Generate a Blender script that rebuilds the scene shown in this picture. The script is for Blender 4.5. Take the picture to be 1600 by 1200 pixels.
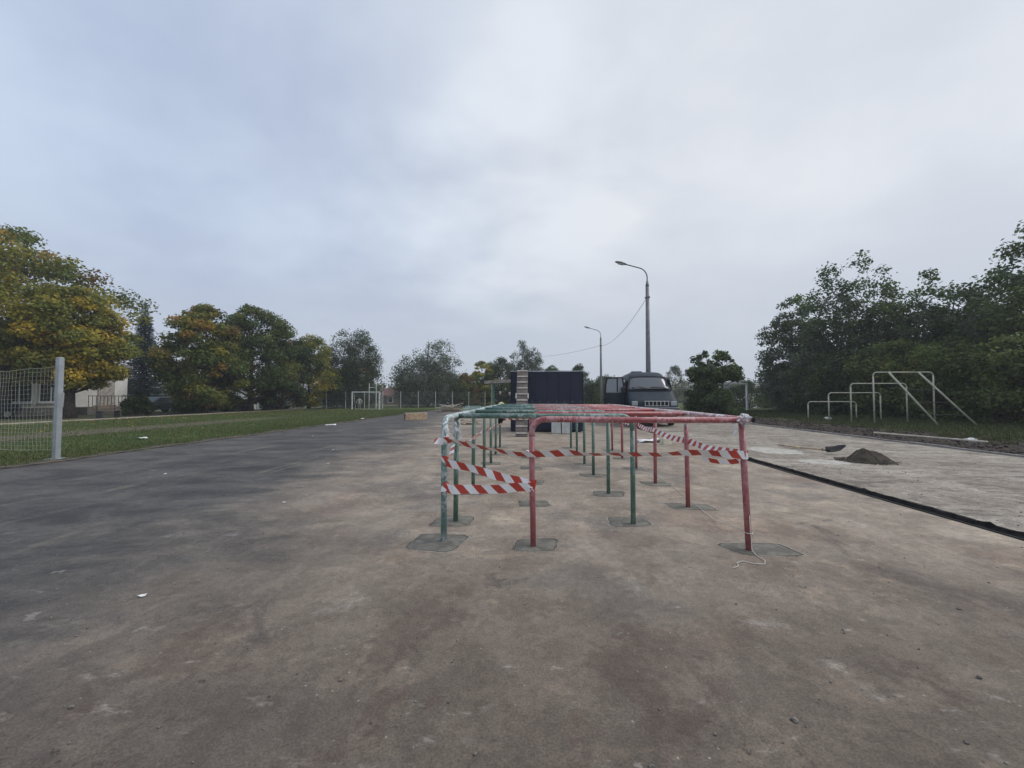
import bpy, math, random
import numpy as np
from mathutils import Vector, Matrix, noise as mnoise

for o in list(bpy.data.objects):
    bpy.data.objects.remove(o)
S = bpy.context.scene
COL = S.collection
R = math.radians
PI = math.pi

# ------------------------------------------------------------------ camera
cam_d = bpy.data.cameras.new('camera')
cam_d.sensor_width = 36.0
cam_d.lens = 36.0 * 600.0 / 1600.0
cam_d.clip_start = 0.05
cam_d.clip_end = 2000
cam = bpy.data.objects.new('camera', cam_d)
COL.objects.link(cam)
cam.location = (0, 0, 1.285)
cam.rotation_euler = (R(92.0), 0, math.atan(28 / 600))
S.camera = cam
S.render.resolution_x, S.render.resolution_y = 1024, 768

# ------------------------------------------------------------------ light
SUN_EL, SUN_AZ = R(50), R(84)          # azimuth measured from +Y towards +X
SUN_DIR = Vector((math.sin(SUN_AZ) * math.cos(SUN_EL), math.cos(SUN_AZ) * math.cos(SUN_EL), math.sin(SUN_EL)))
world = bpy.data.worlds.new('World')
S.world = world
world.use_nodes = True
sun_d = bpy.data.lights.new('sun', 'SUN')
sun_d.energy = 1.5
sun_d.angle = R(35)
sun_d.color = (1.0, 0.97, 0.93)
sun = bpy.data.objects.new('sun', sun_d)
COL.objects.link(sun)
sun.location = (20, 60, 60)
sun.rotation_euler = SUN_DIR.to_track_quat('Z', 'Y').to_euler()

S.view_settings.view_transform = 'Standard'
S.view_settings.look = 'None'
S.view_settings.exposure = 0.17
S.view_settings.gamma = 1.0
S.view_settings.use_curve_mapping = False


class NT:
    """small helper to write node trees"""
    def __init__(s, tree):
        s.t = tree
        s.n = tree.nodes
        s.l = tree.links

    def node(s, typ, **kw):
        nd = s.n.new(typ)
        for k, v in kw.items():
            setattr(nd, k, v)
        return nd

    def put(s, sock, val):
        if val is None:
            return
        if hasattr(val, 'is_output') or isinstance(val, bpy.types.NodeSocket):
            s.l.new(val, sock)
        else:
            if sock.type == 'RGBA' and len(val) == 3:
                val = (*val, 1.0)
            sock.default_value = val

    def math(s, op, a, b=None, c=None, clamp=False):
        nd = s.node('ShaderNodeMath', operation=op, use_clamp=clamp)
        for i, v in enumerate((a, b, c)):
            if v is not None:
                s.put(nd.inputs[i], v)
        return nd.outputs[0]

    def vmath(s, op, a, b=None):
        nd = s.node('ShaderNodeVectorMath', operation=op)
        s.put(nd.inputs[0], a)
        if b is not None:
            s.put(nd.inputs[1], b)
        return nd.outputs['Value'] if op in ('DOT_PRODUCT', 'LENGTH') else nd.outputs[0]

    def noise(s, vec, scale, detail=3.0, rough=0.5, dist=0.0):
        nd = s.node('ShaderNodeTexNoise')
        s.put(nd.inputs['Vector'], vec)
        nd.inputs['Scale'].default_value = scale
        nd.inputs['Detail'].default_value = detail
        nd.inputs['Roughness'].default_value = rough
        nd.inputs['Distortion'].default_value = dist
        return nd.outputs['Fac']

    def voro(s, vec, scale, feature='F1', out='Distance'):
        nd = s.node('ShaderNodeTexVoronoi', feature=feature)
        s.put(nd.inputs['Vector'], vec)
        nd.inputs['Scale'].default_value = scale
        return nd.outputs[out]

    def step(s, v, lo, hi, a=0.0, b=1.0):
        nd = s.node('ShaderNodeMapRange', interpolation_type='SMOOTHSTEP')
        s.put(nd.inputs['Value'], v)
        nd.inputs['From Min'].default_value = lo
        nd.inputs['From Max'].default_value = hi
        nd.inputs['To Min'].default_value = a
        nd.inputs['To Max'].default_value = b
        return nd.outputs['Result']

    def mix(s, a, b, fac, blend='MIX'):
        nd = s.node('ShaderNodeMix', data_type='RGBA', blend_type=blend)
        s.put(nd.inputs[0], fac)
        s.put(nd.inputs[6], a)
        s.put(nd.inputs[7], b)
        return nd.outputs[2]

    def sep(s, v):
        nd = s.node('ShaderNodeSeparateXYZ')
        s.put(nd.inputs[0], v)
        return nd.outputs

    def comb(s, x, y, z):
        nd = s.node('ShaderNodeCombineXYZ')
        for i, v in enumerate((x, y, z)):
            s.put(nd.inputs[i], v)
        return nd.outputs[0]

    def scalev(s, v, sc):
        nd = s.node('ShaderNodeVectorMath', operation='MULTIPLY')
        s.put(nd.inputs[0], v)
        nd.inputs[1].default_value = sc
        return nd.outputs[0]

    def bump(s, h, strength, dist):
        nd = s.node('ShaderNodeBump')
        nd.inputs['Strength'].default_value = strength
        nd.inputs['Distance'].default_value = dist
        s.put(nd.inputs['Height'], h)
        return nd.outputs[0]


# ---- overcast sky
wt = NT(world.node_tree)
for nd in list(wt.n):
    wt.n.remove(nd)
tc = wt.node('ShaderNodeTexCoord')
dirv = wt.vmath('NORMALIZE', tc.outputs['Generated'])
dx, dy, dz = wt.sep(dirv)[:3]
inv = wt.math('DIVIDE', 1.0, wt.math('ADD', wt.math('MAXIMUM', dz, 0.0), 0.22))
cl = wt.comb(wt.math('MULTIPLY', dx, inv), wt.math('MULTIPLY', dy, inv), 0.0)
n1 = wt.noise(wt.scalev(cl, (0.75, 0.85, 1)), 1.0, 4.0, 0.5, 0.25)
n2 = wt.noise(wt.scalev(cl, (1.0, 1.25, 1)), 1.6, 6.0, 0.5, 0.15)
n3 = wt.noise(wt.vmath('ADD', dirv, (3.0, 1.0, 0.0)), 2.6, 6.0, 0.55, 0.3)
cloud = wt.math('ADD', wt.math('MULTIPLY', n1, 0.5), wt.math('ADD', wt.math('MULTIPLY', n2, 0.25), wt.math('MULTIPLY', n3, 0.25)))
sd = wt.vmath('DOT_PRODUCT', dirv, tuple(Vector((0.62, 0.55, 0.56)).normalized()))
glow = wt.step(sd, 0.35, 1.0)
thin = Vector((-0.03, 0.88, 0.47)).normalized()          # thinner spot in the deck ahead
tn = wt.math('MULTIPLY', wt.step(wt.vmath('DOT_PRODUCT', dirv, tuple(thin)), 0.90, 1.0), wt.step(n2, 0.34, 0.68))
cf = wt.math('ADD', wt.step(cloud, 0.40, 0.60, 0.0, 0.62), wt.math('MULTIPLY', glow, 0.38), clamp=True)
cf = wt.math('ADD', cf, wt.math('MULTIPLY', tn, 0.42))
left = wt.step(dx, -0.85, 0.35)          # thicker blue-grey deck to the left, paler to the right
dark = wt.mix((0.300, 0.360, 0.495), (0.415, 0.450, 0.508), left)
lite = wt.mix((0.495, 0.575, 0.675), (0.575, 0.595, 0.630), left)
ccol = wt.mix(dark, lite, cf)
hz = wt.step(dz, 0.0, 0.42)              # the deck greys towards the horizon
ccol = wt.mix((0.375, 0.410, 0.475), ccol, hz)
sky = wt.node('ShaderNodeTexSky', sky_type='NISHITA')
sky.sun_disc = False
sky.sun_elevation = SUN_EL
sky.sun_rotation = SUN_AZ
bg1 = wt.node('ShaderNodeBackground')
wt.put(bg1.inputs[0], sky.outputs[0])
bg1.inputs[1].default_value = 0.08
bg2 = wt.node('ShaderNodeBackground')
wt.put(bg2.inputs[0], ccol)
bg2.inputs[1].default_value = 1.3
mx = wt.node('ShaderNodeMixShader')
mx.inputs[0].default_value = 0.93        # cloud cover
wt.l.new(bg1.outputs[0], mx.inputs[1])
wt.l.new(bg2.outputs[0], mx.inputs[2])
wo = wt.node('ShaderNodeOutputWorld')
wt.l.new(mx.outputs[0], wo.inputs[0])

# ------------------------------------------------------------------ materials
MATS = {}


def mat(name, color=(0.5, 0.5, 0.5), rough=0.8, metal=0.0, spec=0.35, fn=None, var=0.0, vscale=6.0, bump=0.0, bscale=40.0):
    m = bpy.data.materials.new(name)
    m.use_nodes = True
    nt = NT(m.node_tree)
    bs = m.node_tree.nodes['Principled BSDF']
    bs.inputs['Base Color'].default_value = (*color, 1)
    bs.inputs['Roughness'].default_value = rough
    bs.inputs['Metallic'].default_value = metal
    bs.inputs['Specular IOR Level'].default_value = spec
    tc = nt.node('ShaderNodeTexCoord')
    if var > 0:
        ob = tc.outputs['Object']
        n = nt.noise(ob, vscale, 5.0, 0.6)
        f = nt.step(n, 0.3, 0.7)
        nt.put(bs.inputs['Base Color'], nt.mix(tuple(c * (1 - var) for c in color), tuple(min(1, c * (1 + var)) for c in color), f))
    if bump > 0:
        n = nt.noise(tc.outputs['Object'], bscale, 4.0, 0.6)
        nt.put(bs.inputs['Normal'], nt.bump(n, bump, 0.01))
    if fn:
        fn(nt, bs, tc)
    MATS[name] = m
    return m


def pos(nt):
    return nt.node('ShaderNodeNewGeometry').outputs['Position']


def court_fn(nt, bs, tc):
    p = pos(nt)
    x, y, z = nt.sep(p)[:3]
    warp = nt.noise(p, 0.45, 4.0, 0.55)
    w2 = nt.noise(p, 1.7, 5.0, 0.6, 0.4)
    st = nt.noise(nt.scalev(p, (2.6, 0.55, 1)), 0.9, 5.0, 0.6, 0.5)      # streaks swept along the court
    st2 = nt.noise(nt.scalev(p, (0.9, 1.7, 1)), 0.8, 6.0, 0.66, 0.4)     # streaks across it
    # where the blown dust begins
    line = nt.math('ADD', nt.math('ADD', x, 2.15), nt.math('MULTIPLY', y, 0.13))
    line = nt.math('ADD', line, nt.math('MULTIPLY', nt.math('SUBTRACT', warp, 0.5), 3.6))
    line = nt.math('ADD', line, nt.math('MULTIPLY', nt.math('SUBTRACT', st2, 0.5), 3.4))
    dust = nt.step(line, -1.7, 1.7)
    asph = nt.mix((0.050, 0.050, 0.053), (0.112, 0.108, 0.103), nt.step(st2, 0.3, 0.68))
    asph = nt.mix(asph, (0.19, 0.17, 0.14), nt.math('MULTIPLY', nt.step(st, 0.58, 0.75), 0.6))
    d1 = nt.mix((0.240, 0.200, 0.160), (0.352, 0.302, 0.247), nt.step(w2, 0.28, 0.72))
    red = nt.step(nt.noise(p, 0.75, 4.0, 0.6, 0.6), 0.50, 0.66)
    d1 = nt.mix(d1, (0.205, 0.140, 0.112), nt.math('MULTIPLY', red, 0.40))
    grey = nt.step(nt.noise(nt.vmath('ADD', p, (7.3, 2.2, 0)), 0.6, 5.0, 0.62, 0.8), 0.52, 0.64)
    d1 = nt.mix(d1, (0.135, 0.132, 0.132), nt.math('MULTIPLY', grey, 0.5))
    # darker brown towards the camera: vignette and view angle painted into the ground
    near = nt.step(nt.math('ADD', y, nt.math('MULTIPLY', nt.math('SUBTRACT', warp, 0.5), 3.0)), 1.2, 4.3, 1.0, 0.0)
    d1 = nt.mix(d1, (0.098, 0.080, 0.066), nt.math('MULTIPLY', near, 0.84))
    col = nt.mix(asph, d1, dust)
    # dried pale smears
    sm = nt.step(nt.noise(nt.vmath('ADD', p, (3.1, 9.0, 0)), 1.25, 6.0, 0.7, 0.3), 0.60, 0.74)
    sm2 = nt.step(nt.noise(nt.scalev(p, (1.0, 2.6, 1)), 3.2, 5.0, 0.68, 0.2), 0.61, 0.74)
    smf = nt.math('MULTIPLY', nt.math('MAXIMUM', nt.math('MULTIPLY', sm, 0.55), nt.math('MULTIPLY', sm2, 0.6)), nt.math('ADD', nt.math('MULTIPLY', dust, 0.7), 0.25))
    col = nt.mix(col, (0.40, 0.375, 0.34), smf)
    # damp / oily patches
    dk = nt.step(nt.noise(nt.vmath('ADD', p, (-4.0, 5.0, 0)), 1.1, 6.0, 0.68, 1.0), 0.60, 0.70)
    col = nt.mix(col, (0.062, 0.058, 0.057), nt.math('MULTIPLY', dk, 0.55))
    # crusts of trodden dust with ragged edges
    cr_ = nt.noise(nt.vmath('ADD', p, (2.0, 6.0, 0)), 3.4, 8.0, 0.72, 0.15)
    col = nt.mix(col, nt.mix((0.80, 0.80, 0.80), (1.12, 1.11, 1.09), nt.step(cr_, 0.485, 0.525)), nt.math('ADD', nt.math('MULTIPLY', dust, 0.10), 0.38), 'MULTIPLY')
    cr2 = nt.noise(nt.vmath('ADD', p, (12.0, 1.0, 0)), 1.5, 8.0, 0.7, 0.15)
    col = nt.mix(col, nt.mix((1.0, 1.0, 1.0), (1.30, 1.27, 1.22), nt.step(cr2, 0.56, 0.60)), nt.math('MULTIPLY', dust, 0.7), 'MULTIPLY')
    # red-brown stains with a hard shore, and crumbling dark pits
    rs_ = nt.step(nt.noise(nt.vmath('ADD', p, (1.9, -2.4, 0)), 1.15, 7.0, 0.70, 0.2), 0.545, 0.60)
    col = nt.mix(col, (0.092, 0.064, 0.054), nt.math('MULTIPLY', nt.math('MULTIPLY', rs_, nt.math('ADD', nt.math('MULTIPLY', near, 0.42), 0.08)), dust))
    pit = nt.math('MULTIPLY', nt.step(nt.noise(p, 26.0, 4.0, 0.75), 0.56, 0.64), nt.step(nt.noise(nt.vmath('ADD', p, (4.4, 0.6, 0)), 0.8, 4.0, 0.6), 0.55, 0.66))
    col = nt.mix(col, (0.030, 0.027, 0.026), nt.math('MULTIPLY', pit, 0.7))
    # small pale dried cement dabs
    dab = nt.step(nt.noise(nt.vmath('ADD', p, (-8.0, 3.0, 0)), 3.6, 6.0, 0.66, 0.1), 0.665, 0.69)
    col = nt.mix(col, (0.37, 0.345, 0.31), nt.math('MULTIPLY', dab, 0.35))
    # grit: fine speckle, light chips and dark crumbs
    sp = nt.noise(p, 95.0, 3.0, 0.8)
    col = nt.mix(col, nt.mix((0.70, 0.70, 0.70), (1.32, 1.32, 1.32), nt.step(sp, 0.25, 0.75)), 1.0, 'MULTIPLY')
    sp2 = nt.noise(p, 19.0, 4.0, 0.7)
    col = nt.mix(col, nt.mix((0.84, 0.84, 0.85), (1.14, 1.135, 1.13), nt.step(sp2, 0.25, 0.75)), 1.0, 'MULTIPLY')
    chips = nt.step(nt.voro(p, 17.0), 0.10, 0.05)
    gate = nt.step(nt.noise(p, 2.3, 3.0, 0.6), 0.54, 0.64)
    col = nt.mix(col, (0.035, 0.033, 0.032), nt.math('MULTIPLY', nt.math('MULTIPLY', chips, gate), 0.8))
    chips2 = nt.step(nt.voro(nt.vmath('ADD', p, (5.2, 1.7, 0)), 11.0), 0.07, 0.03)
    col = nt.mix(col, (0.44, 0.42, 0.39), nt.math('MULTIPLY', chips2, 0.55))
    nt.put(bs.inputs['Base Color'], col)
    h = nt.math('ADD', nt.math('MULTIPLY', sp, 0.35), nt.math('ADD', nt.math('MULTIPLY', sp2, 0.5), nt.math('MULTIPLY', w2, 0.9)))
    nt.put(bs.inputs['Normal'], nt.bump(h, 0.32, 0.016))


def slab_fn(nt, bs, tc):
    p = pos(nt)
    w = nt.noise(p, 0.6, 5.0, 0.6, 0.6)
    st = nt.noise(nt.scalev(p, (2.2, 0.6, 1)), 1.3, 5.0, 0.65, 0.8)
    col = nt.mix((0.225, 0.196, 0.164), (0.355, 0.320, 0.276), nt.step(w, 0.3, 0.7))
    dk = nt.step(nt.noise(nt.scalev(p, (0.6, 2.4, 1)), 1.2, 6.0, 0.68, 0.4), 0.53, 0.66)
    col = nt.mix(col, (0.125, 0.115, 0.102), nt.math('MULTIPLY', dk, 0.75))
    cr_ = nt.noise(nt.scalev(p, (1.0, 1.5, 1)), 2.6, 8.0, 0.72, 0.15)
    col = nt.mix(col, nt.mix((0.72, 0.71, 0.70), (1.10, 1.09, 1.07), nt.step(cr_, 0.45, 0.50)), 0.8, 'MULTIPLY')
    crumbs = nt.math('MULTIPLY', nt.step(nt.noise(p, 11.0, 5.0, 0.7), 0.60, 0.64), nt.step(nt.noise(nt.scalev(p, (0.5, 1.6, 1)), 0.9, 3.0), 0.5, 0.62))
    col = nt.mix(col, (0.06, 0.054, 0.048), nt.math('MULTIPLY', crumbs, 0.75))
    col = nt.mix(col, (0.40, 0.37, 0.33), nt.math('MULTIPLY', nt.step(st, 0.6, 0.75), 0.5))
    sp = nt.noise(p, 60.0, 3.0, 0.75)
    col = nt.mix(col, nt.mix((0.62, 0.62, 0.62), (1.35, 1.35, 1.35), nt.step(sp, 0.28, 0.72)), 1.0, 'MULTIPLY')
    sp2 = nt.noise(p, 14.0, 4.0, 0.7)
    col = nt.mix(col, nt.mix((0.78, 0.78, 0.78), (1.2, 1.2, 1.2), nt.step(sp2, 0.3, 0.7)), 1.0, 'MULTIPLY')
    nt.put(bs.inputs['Base Color'], col)
    nt.put(bs.inputs['Normal'], nt.bump(nt.math('ADD', sp, sp2), 0.4, 0.015))


def grass_fn(nt, bs, tc):
    p = pos(nt)
    x, y, z = nt.sep(p)[:3]
    a = nt.noise(p, 0.5, 5.0, 0.6, 0.5)
    b = nt.noise(p, 9.0, 4.0, 0.7)
    col = nt.mix((0.052, 0.080, 0.026), (0.090, 0.128, 0.038), nt.step(a, 0.3, 0.7))
    col = nt.mix(col, (0.13, 0.12, 0.055), nt.math('MULTIPLY', nt.step(nt.noise(p, 0.23, 6.0, 0.65), 0.5, 0.68), 0.7))
    col = nt.mix(col, nt.mix((0.5, 0.5, 0.5), (1.4, 1.4, 1.4), nt.step(b, 0.3, 0.7)), 1.0, 'MULTIPLY')
    # a trodden running track across the field
    tr = nt.math('ABSOLUTE', nt.math('ADD', nt.math('ADD', x, 16.2), nt.math('MULTIPLY', nt.math('SUBTRACT', a, 0.5), 3.0)))
    tr = nt.math('MULTIPLY', nt.step(tr, 1.5, 0.5), nt.step(y, 31, 17))
    col = nt.mix(col, (0.118, 0.100, 0.078), nt.math('MULTIPLY', tr, 0.85))
    nt.put(bs.inputs['Base Color'], col)
    nt.put(bs.inputs['Normal'], nt.bump(b, 0.6, 0.05))


def verge_fn(nt, bs, tc):
    p = pos(nt)
    x, y, z = nt.sep(p)[:3]
    a = nt.noise(p, 0.9, 5.0, 0.65, 0.6)
    b = nt.noise(p, 12.0, 4.0, 0.7)
    soil = nt.mix((0.036, 0.029, 0.025), (0.085, 0.070, 0.060), nt.step(b, 0.3, 0.72))
    gr = nt.mix((0.040, 0.052, 0.020), (0.085, 0.098, 0.035), nt.step(b, 0.3, 0.7))
    ed = nt.math('ADD', x, nt.math('MULTIPLY', nt.math('SUBTRACT', a, 0.5), 5.0))
    f = nt.step(ed, 12.9, 14.3)
    nt.put(bs.inputs['Base Color'], nt.mix(soil, gr, nt.math('MULTIPLY', f, 0.85)))
    nt.put(bs.inputs['Normal'], nt.bump(nt.math('ADD', a, b), 0.8, 0.06))


def pipe_fn(paint, film):
    def fn(nt, bs, tc):
        ob = tc.outputs['Object']
        n = nt.noise(ob, 14.0, 5.0, 0.65, 1.2)
        n2 = nt.noise(nt.scalev(ob, (1, 1, 0.35)), 38.0, 4.0, 0.6, 1.0)
        n3 = nt.noise(ob, 2.6, 2.0, 0.5)
        wr = nt.math('MULTIPLY', nt.step(nt.math('ADD', nt.math('MULTIPLY', n, 0.6), nt.math('MULTIPLY', n2, 0.4)), 0.46, 0.56), nt.step(n3, 0.36, 0.58))
        col = nt.mix(tuple(c * 0.8 for c in paint), tuple(c * 1.15 for c in paint), nt.step(n2, 0.35, 0.65))
        col = nt.mix(col, (0.60, 0.61, 0.63), 0.07)
        col = nt.mix(col, (0.72, 0.74, 0.76), nt.math('MULTIPLY', wr, film))
        # chips of bare, dusty metal
        ch = nt.step(nt.noise(ob, 55.0, 3.0, 0.6), 0.66, 0.72)
        col = nt.mix(col, (0.20, 0.18, 0.17), nt.math('MULTIPLY', ch, 0.6))
        nt.put(bs.inputs['Base Color'], col)
        bs.inputs['Coat Weight'].default_value = 0.55
        bs.inputs['Coat Roughness'].default_value = 0.28
        nt.put(bs.inputs['Normal'], nt.bump(nt.math('ADD', n, n2), 0.5, 0.006))
    return fn


def tape_fn(nt, bs, tc):
    uv = nt.sep(tc.outputs['UV'])
    s = nt.math('FRACT', nt.math('DIVIDE', nt.math('ADD', uv[0], nt.math('MULTIPLY', uv[1], 0.85)), 0.165))
    f = nt.step(s, 0.485, 0.515)
    n = nt.noise(tc.outputs['Object'], 30.0, 3.0, 0.6)
    wcol = nt.mix((0.84, 0.84, 0.85), (0.93, 0.93, 0.93), n)
    rcol = nt.mix((0.44, 0.052, 0.038), (0.60, 0.085, 0.055), n)
    nt.put(bs.inputs['Base Color'], nt.mix(wcol, rcol, f))
    nt.put(bs.inputs['Normal'], nt.bump(n, 0.35, 0.01))


def leaf_fn(tr):
    def fn(nt, bs, tc):
        at = nt.node('ShaderNodeAttribute', attribute_name='Col')
        nt.put(bs.inputs['Base Color'], at.outputs['Color'])
        tl = nt.node('ShaderNodeBsdfTranslucent')
        nt.put(tl.inputs[0], at.outputs['Color'])
        ms = nt.node('ShaderNodeMixShader')
        ms.inputs[0].default_value = tr
        nt.l.new(bs.outputs[0], ms.inputs[1])
        nt.l.new(tl.outputs[0], ms.inputs[2])
        nt.l.new(ms.outputs[0], nt.n['Material Output'].inputs[0])
    return fn


def paint_wear(base, under, lo=0.58, hi=0.68):
    def fn(nt, bs, tc):
        ob = tc.outputs['Object']
        n = nt.noise(ob, 9.0, 5.0, 0.7)
        v = nt.noise(ob, 3.0, 4.0, 0.6)
        c = nt.mix(tuple(k * 0.8 for k in base), tuple(min(1, k * 1.12) for k in base), nt.step(v, 0.3, 0.7))
        nt.put(bs.inputs['Base Color'], nt.mix(c, under, nt.step(n, lo, hi)))
    return fn


def cement_fn(c1, c2):
    def fn(nt, bs, tc):
        ob = pos(nt)
        n = nt.noise(ob, 7.0, 5.0, 0.65, 0.6)
        s = nt.noise(ob, 60.0, 3.0, 0.7)
        c = nt.mix(c1, c2, nt.step(n, 0.35, 0.65))
        c = nt.mix(c, nt.mix((0.7, 0.7, 0.7), (1.25, 1.25, 1.25), s), 1.0, 'MULTIPLY')
        nt.put(bs.inputs['Base Color'], c)
        nt.put(bs.inputs['Normal'], nt.bump(nt.math('ADD', n, nt.math('MULTIPLY', s, 0.4)), 0.7, 0.02))
    return fn


def person_fn(legs, top, skin=(0.42, 0.26, 0.19), hz=0.87, hh=1.0):
    def fn(nt, bs, tc):
        z = nt.sep(tc.outputs['Object'])[2]
        c = nt.mix(legs, top, nt.step(z, 0.86, 0.88))
        c = nt.mix(c, skin, nt.step(z, 1.44, 1.47))
        n = nt.noise(tc.outputs['Object'], 9.0, 3.0)
        nt.put(bs.inputs['Base Color'], nt.mix(c, nt.mix((0.75, 0.75, 0.75), (1.2, 1.2, 1.2), n), 1.0, 'MULTIPLY'))
    return fn


mat('court', rough=0.93, spec=0.25, fn=court_fn)
mat('slab', rough=0.93, spec=0.25, fn=slab_fn)
mat('field', rough=0.95, spec=0.15, fn=grass_fn)
mat('verge', rough=0.95, spec=0.15, fn=verge_fn)
mat('earth', (0.07, 0.075, 0.035), 0.95, var=0.5, vscale=0.3)
mat('soil', (0.085, 0.072, 0.058), 0.95, var=0.5, vscale=5, bump=0.6, bscale=25)
mat('pathway', (0.33, 0.29, 0.24), 0.95, var=0.25, vscale=2)
mat('tar', (0.014, 0.013, 0.014), 0.95, spec=0.1, var=0.5, vscale=8, bump=0.7, bscale=30)
mat('cable', (0.028, 0.028, 0.03), 0.55, var=0.3)
mat('kerb', (0.26, 0.25, 0.235), 0.9, var=0.3, vscale=4, bump=0.3)
mat('red_pipe', rough=0.45, fn=pipe_fn((0.31, 0.030, 0.036), 0.26))
mat('red_post', rough=0.5, fn=pipe_fn((0.27, 0.036, 0.040), 0.10))
mat('green_pipe', rough=0.45, fn=pipe_fn((0.016, 0.105, 0.066), 0.40))
mat('green_post', rough=0.5, fn=pipe_fn((0.016, 0.088, 0.050), 0.12))
mat('red_rail', rough=0.4, fn=pipe_fn((0.34, 0.090, 0.100), 0.95))  # whitish film, with its sky sheen mixed into the colour
mat('green_rail', rough=0.4, fn=pipe_fn((0.10, 0.22, 0.20), 0.95))  # pale film again, sky sheen painted into the green
mat('tape', rough=0.38, spec=0.5, fn=tape_fn)
def film_fn(nt, bs, tc):
    n = nt.noise(tc.outputs['Object'], 32.0, 4.0, 0.6, 0.6)
    nt.put(bs.inputs['Alpha'], nt.step(n, 0.36, 0.66, 0.22, 0.92))
    nt.put(bs.inputs['Normal'], nt.bump(n, 0.6, 0.01))


mat('film', (0.78, 0.80, 0.82), 0.22, spec=0.6, fn=film_fn)
mat('film_yellow', (0.62, 0.62, 0.30), 0.4, var=0.2, vscale=20)
mat('hole', (0.012, 0.012, 0.012), 0.9)
mat('string', (0.62, 0.60, 0.55), 0.9, var=0.15)
mat('cement_wet', rough=0.75, fn=cement_fn((0.112, 0.106, 0.090), (0.195, 0.186, 0.160)))
mat('cement_dry', rough=0.95, spec=.15, fn=cement_fn((0.205, 0.178, 0.148), (0.325, 0.290, 0.245)))
mat('cement_pale', rough=0.95, spec=.15, fn=cement_fn((0.36, 0.345, 0.305), (0.52, 0.50, 0.45)))
mat('sand', rough=0.95, spec=.15, fn=cement_fn((0.046, 0.039, 0.031), (0.098, 0.083, 0.066)))
mat('leaf', rough=0.6, spec=0.3, fn=leaf_fn(0.48))
mat('needle', rough=0.7, spec=0.2, fn=leaf_fn(0.10))
mat('blade', rough=0.7, spec=0.2, fn=leaf_fn(0.25))
mat('bark', (0.060, 0.050, 0.042), 0.95, var=0.4, vscale=7, bump=0.8, bscale=14)
mat('bark_pale', (0.30, 0.29, 0.27), 0.9, var=0.6, vscale=5, bump=0.4)
mat('navy', (0.0125, 0.0185, 0.040), 0.55, spec=0.4, var=0.16, vscale=1.3)
mat('navy_trim', (0.022, 0.026, 0.042), 0.5, var=0.2)
mat('steel_edge', (0.33, 0.35, 0.38), 0.5, metal=0.4, var=0.2)
mat('old_board', (0.125, 0.108, 0.100), 0.85, var=0.35, vscale=7, bump=0.4, bscale=30)
mat('batten', (0.40, 0.37, 0.34), 0.8, var=0.25, vscale=9)
mat('timber', (0.47, 0.34, 0.23), 0.85, var=0.25, vscale=6, bump=0.3)
mat('timber_pale', (0.62, 0.56, 0.47), 0.85, var=0.2, vscale=6, bump=0.3)
mat('timber_dark', (0.16, 0.115, 0.085), 0.88, var=0.35, vscale=6, bump=0.3)
mat('timber_grey', (0.40, 0.37, 0.33), 0.88, var=0.3, vscale=6, bump=0.3)
mat('foam', (0.50, 0.53, 0.52), 0.85, var=0.15, vscale=5, bump=0.3)
mat('foam_top', (0.66, 0.63, 0.50), 0.85, var=0.1)
mat('cream_pipe', rough=0.5, fn=paint_wear((0.39, 0.39, 0.305), (0.15, 0.12, 0.085), 0.60, 0.70))
mat('rung', (0.05, 0.045, 0.04), 0.7, var=0.3)
mat('white_post', rough=0.5, fn=paint_wear((0.66, 0.67, 0.68), (0.35, 0.33, 0.31), 0.66, 0.76))
mat('fence_post', (0.46, 0.49, 0.50), 0.55, metal=0.2, var=0.2)
mat('fence_wire', (0.20, 0.23, 0.22), 0.6, metal=0.3)
mat('net_grey', (0.38, 0.41, 0.43), 0.4, metal=0.35, var=0.15)
mat('net', (0.40, 0.42, 0.36), 0.9, var=0.15)
mat('lamp_grey', (0.165, 0.170, 0.180), 0.6, metal=0.2, var=0.2)
mat('lamp_head', (0.20, 0.21, 0.22), 0.5, metal=0.3)
mat('lamp_lens', (0.5, 0.52, 0.53), 0.25)
mat('wire', (0.10, 0.10, 0.11), 0.7)
mat('van_paint', (0.018, 0.029, 0.042), 0.5, spec=0.22, var=0.22, vscale=3)
mat('van_glass', (0.075, 0.085, 0.100), 0.07, spec=1.0)
mat('door_glass', (0.20, 0.235, 0.27), 0.12, spec=0.8)
mat('van_black', (0.014, 0.014, 0.016), 0.7, var=0.3)
mat('tyre', (0.018, 0.018, 0.018), 0.9, var=0.3)
mat('chrome', (0.62, 0.64, 0.66), 0.3, metal=0.6, var=0.1)
mat('bumper', (0.115, 0.125, 0.135), 0.6, var=0.2)
mat('headlight', (0.33, 0.36, 0.38), 0.2, spec=0.7)
mat('interior_shade', (0.012, 0.012, 0.014), 0.9)  # near-black that stands for the shade inside the van
mat('white_paper', (0.74, 0.74, 0.73), 0.8, var=0.12, vscale=15)
mat('plaster', (0.70, 0.69, 0.65), 0.92, var=0.14, vscale=0.8)
mat('plinth', (0.20, 0.185, 0.175), 0.92, var=0.3, vscale=1.3, bump=0.3)
mat('win_glass', (0.03, 0.036, 0.045), 0.12, spec=0.7)
mat('win_white', (0.74, 0.75, 0.76), 0.6, var=0.08)
mat('roof_grey', (0.20, 0.20, 0.205), 0.8, var=0.2)
mat('roof_red', (0.13, 0.065, 0.058), 0.85, var=0.3, vscale=1.0)
mat('cyan_panel', (0.22, 0.42, 0.46), 0.7, var=0.15)
mat('rail_dark', (0.06, 0.06, 0.065), 0.6)
mat('roof_board', (0.28, 0.255, 0.23), 0.85, var=0.3, vscale=2)
mat('shelter_post', (0.18, 0.31, 0.28), 0.7, var=0.2)
mat('car_blue', (0.018, 0.026, 0.060), 0.35, spec=0.6, var=0.1)
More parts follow.
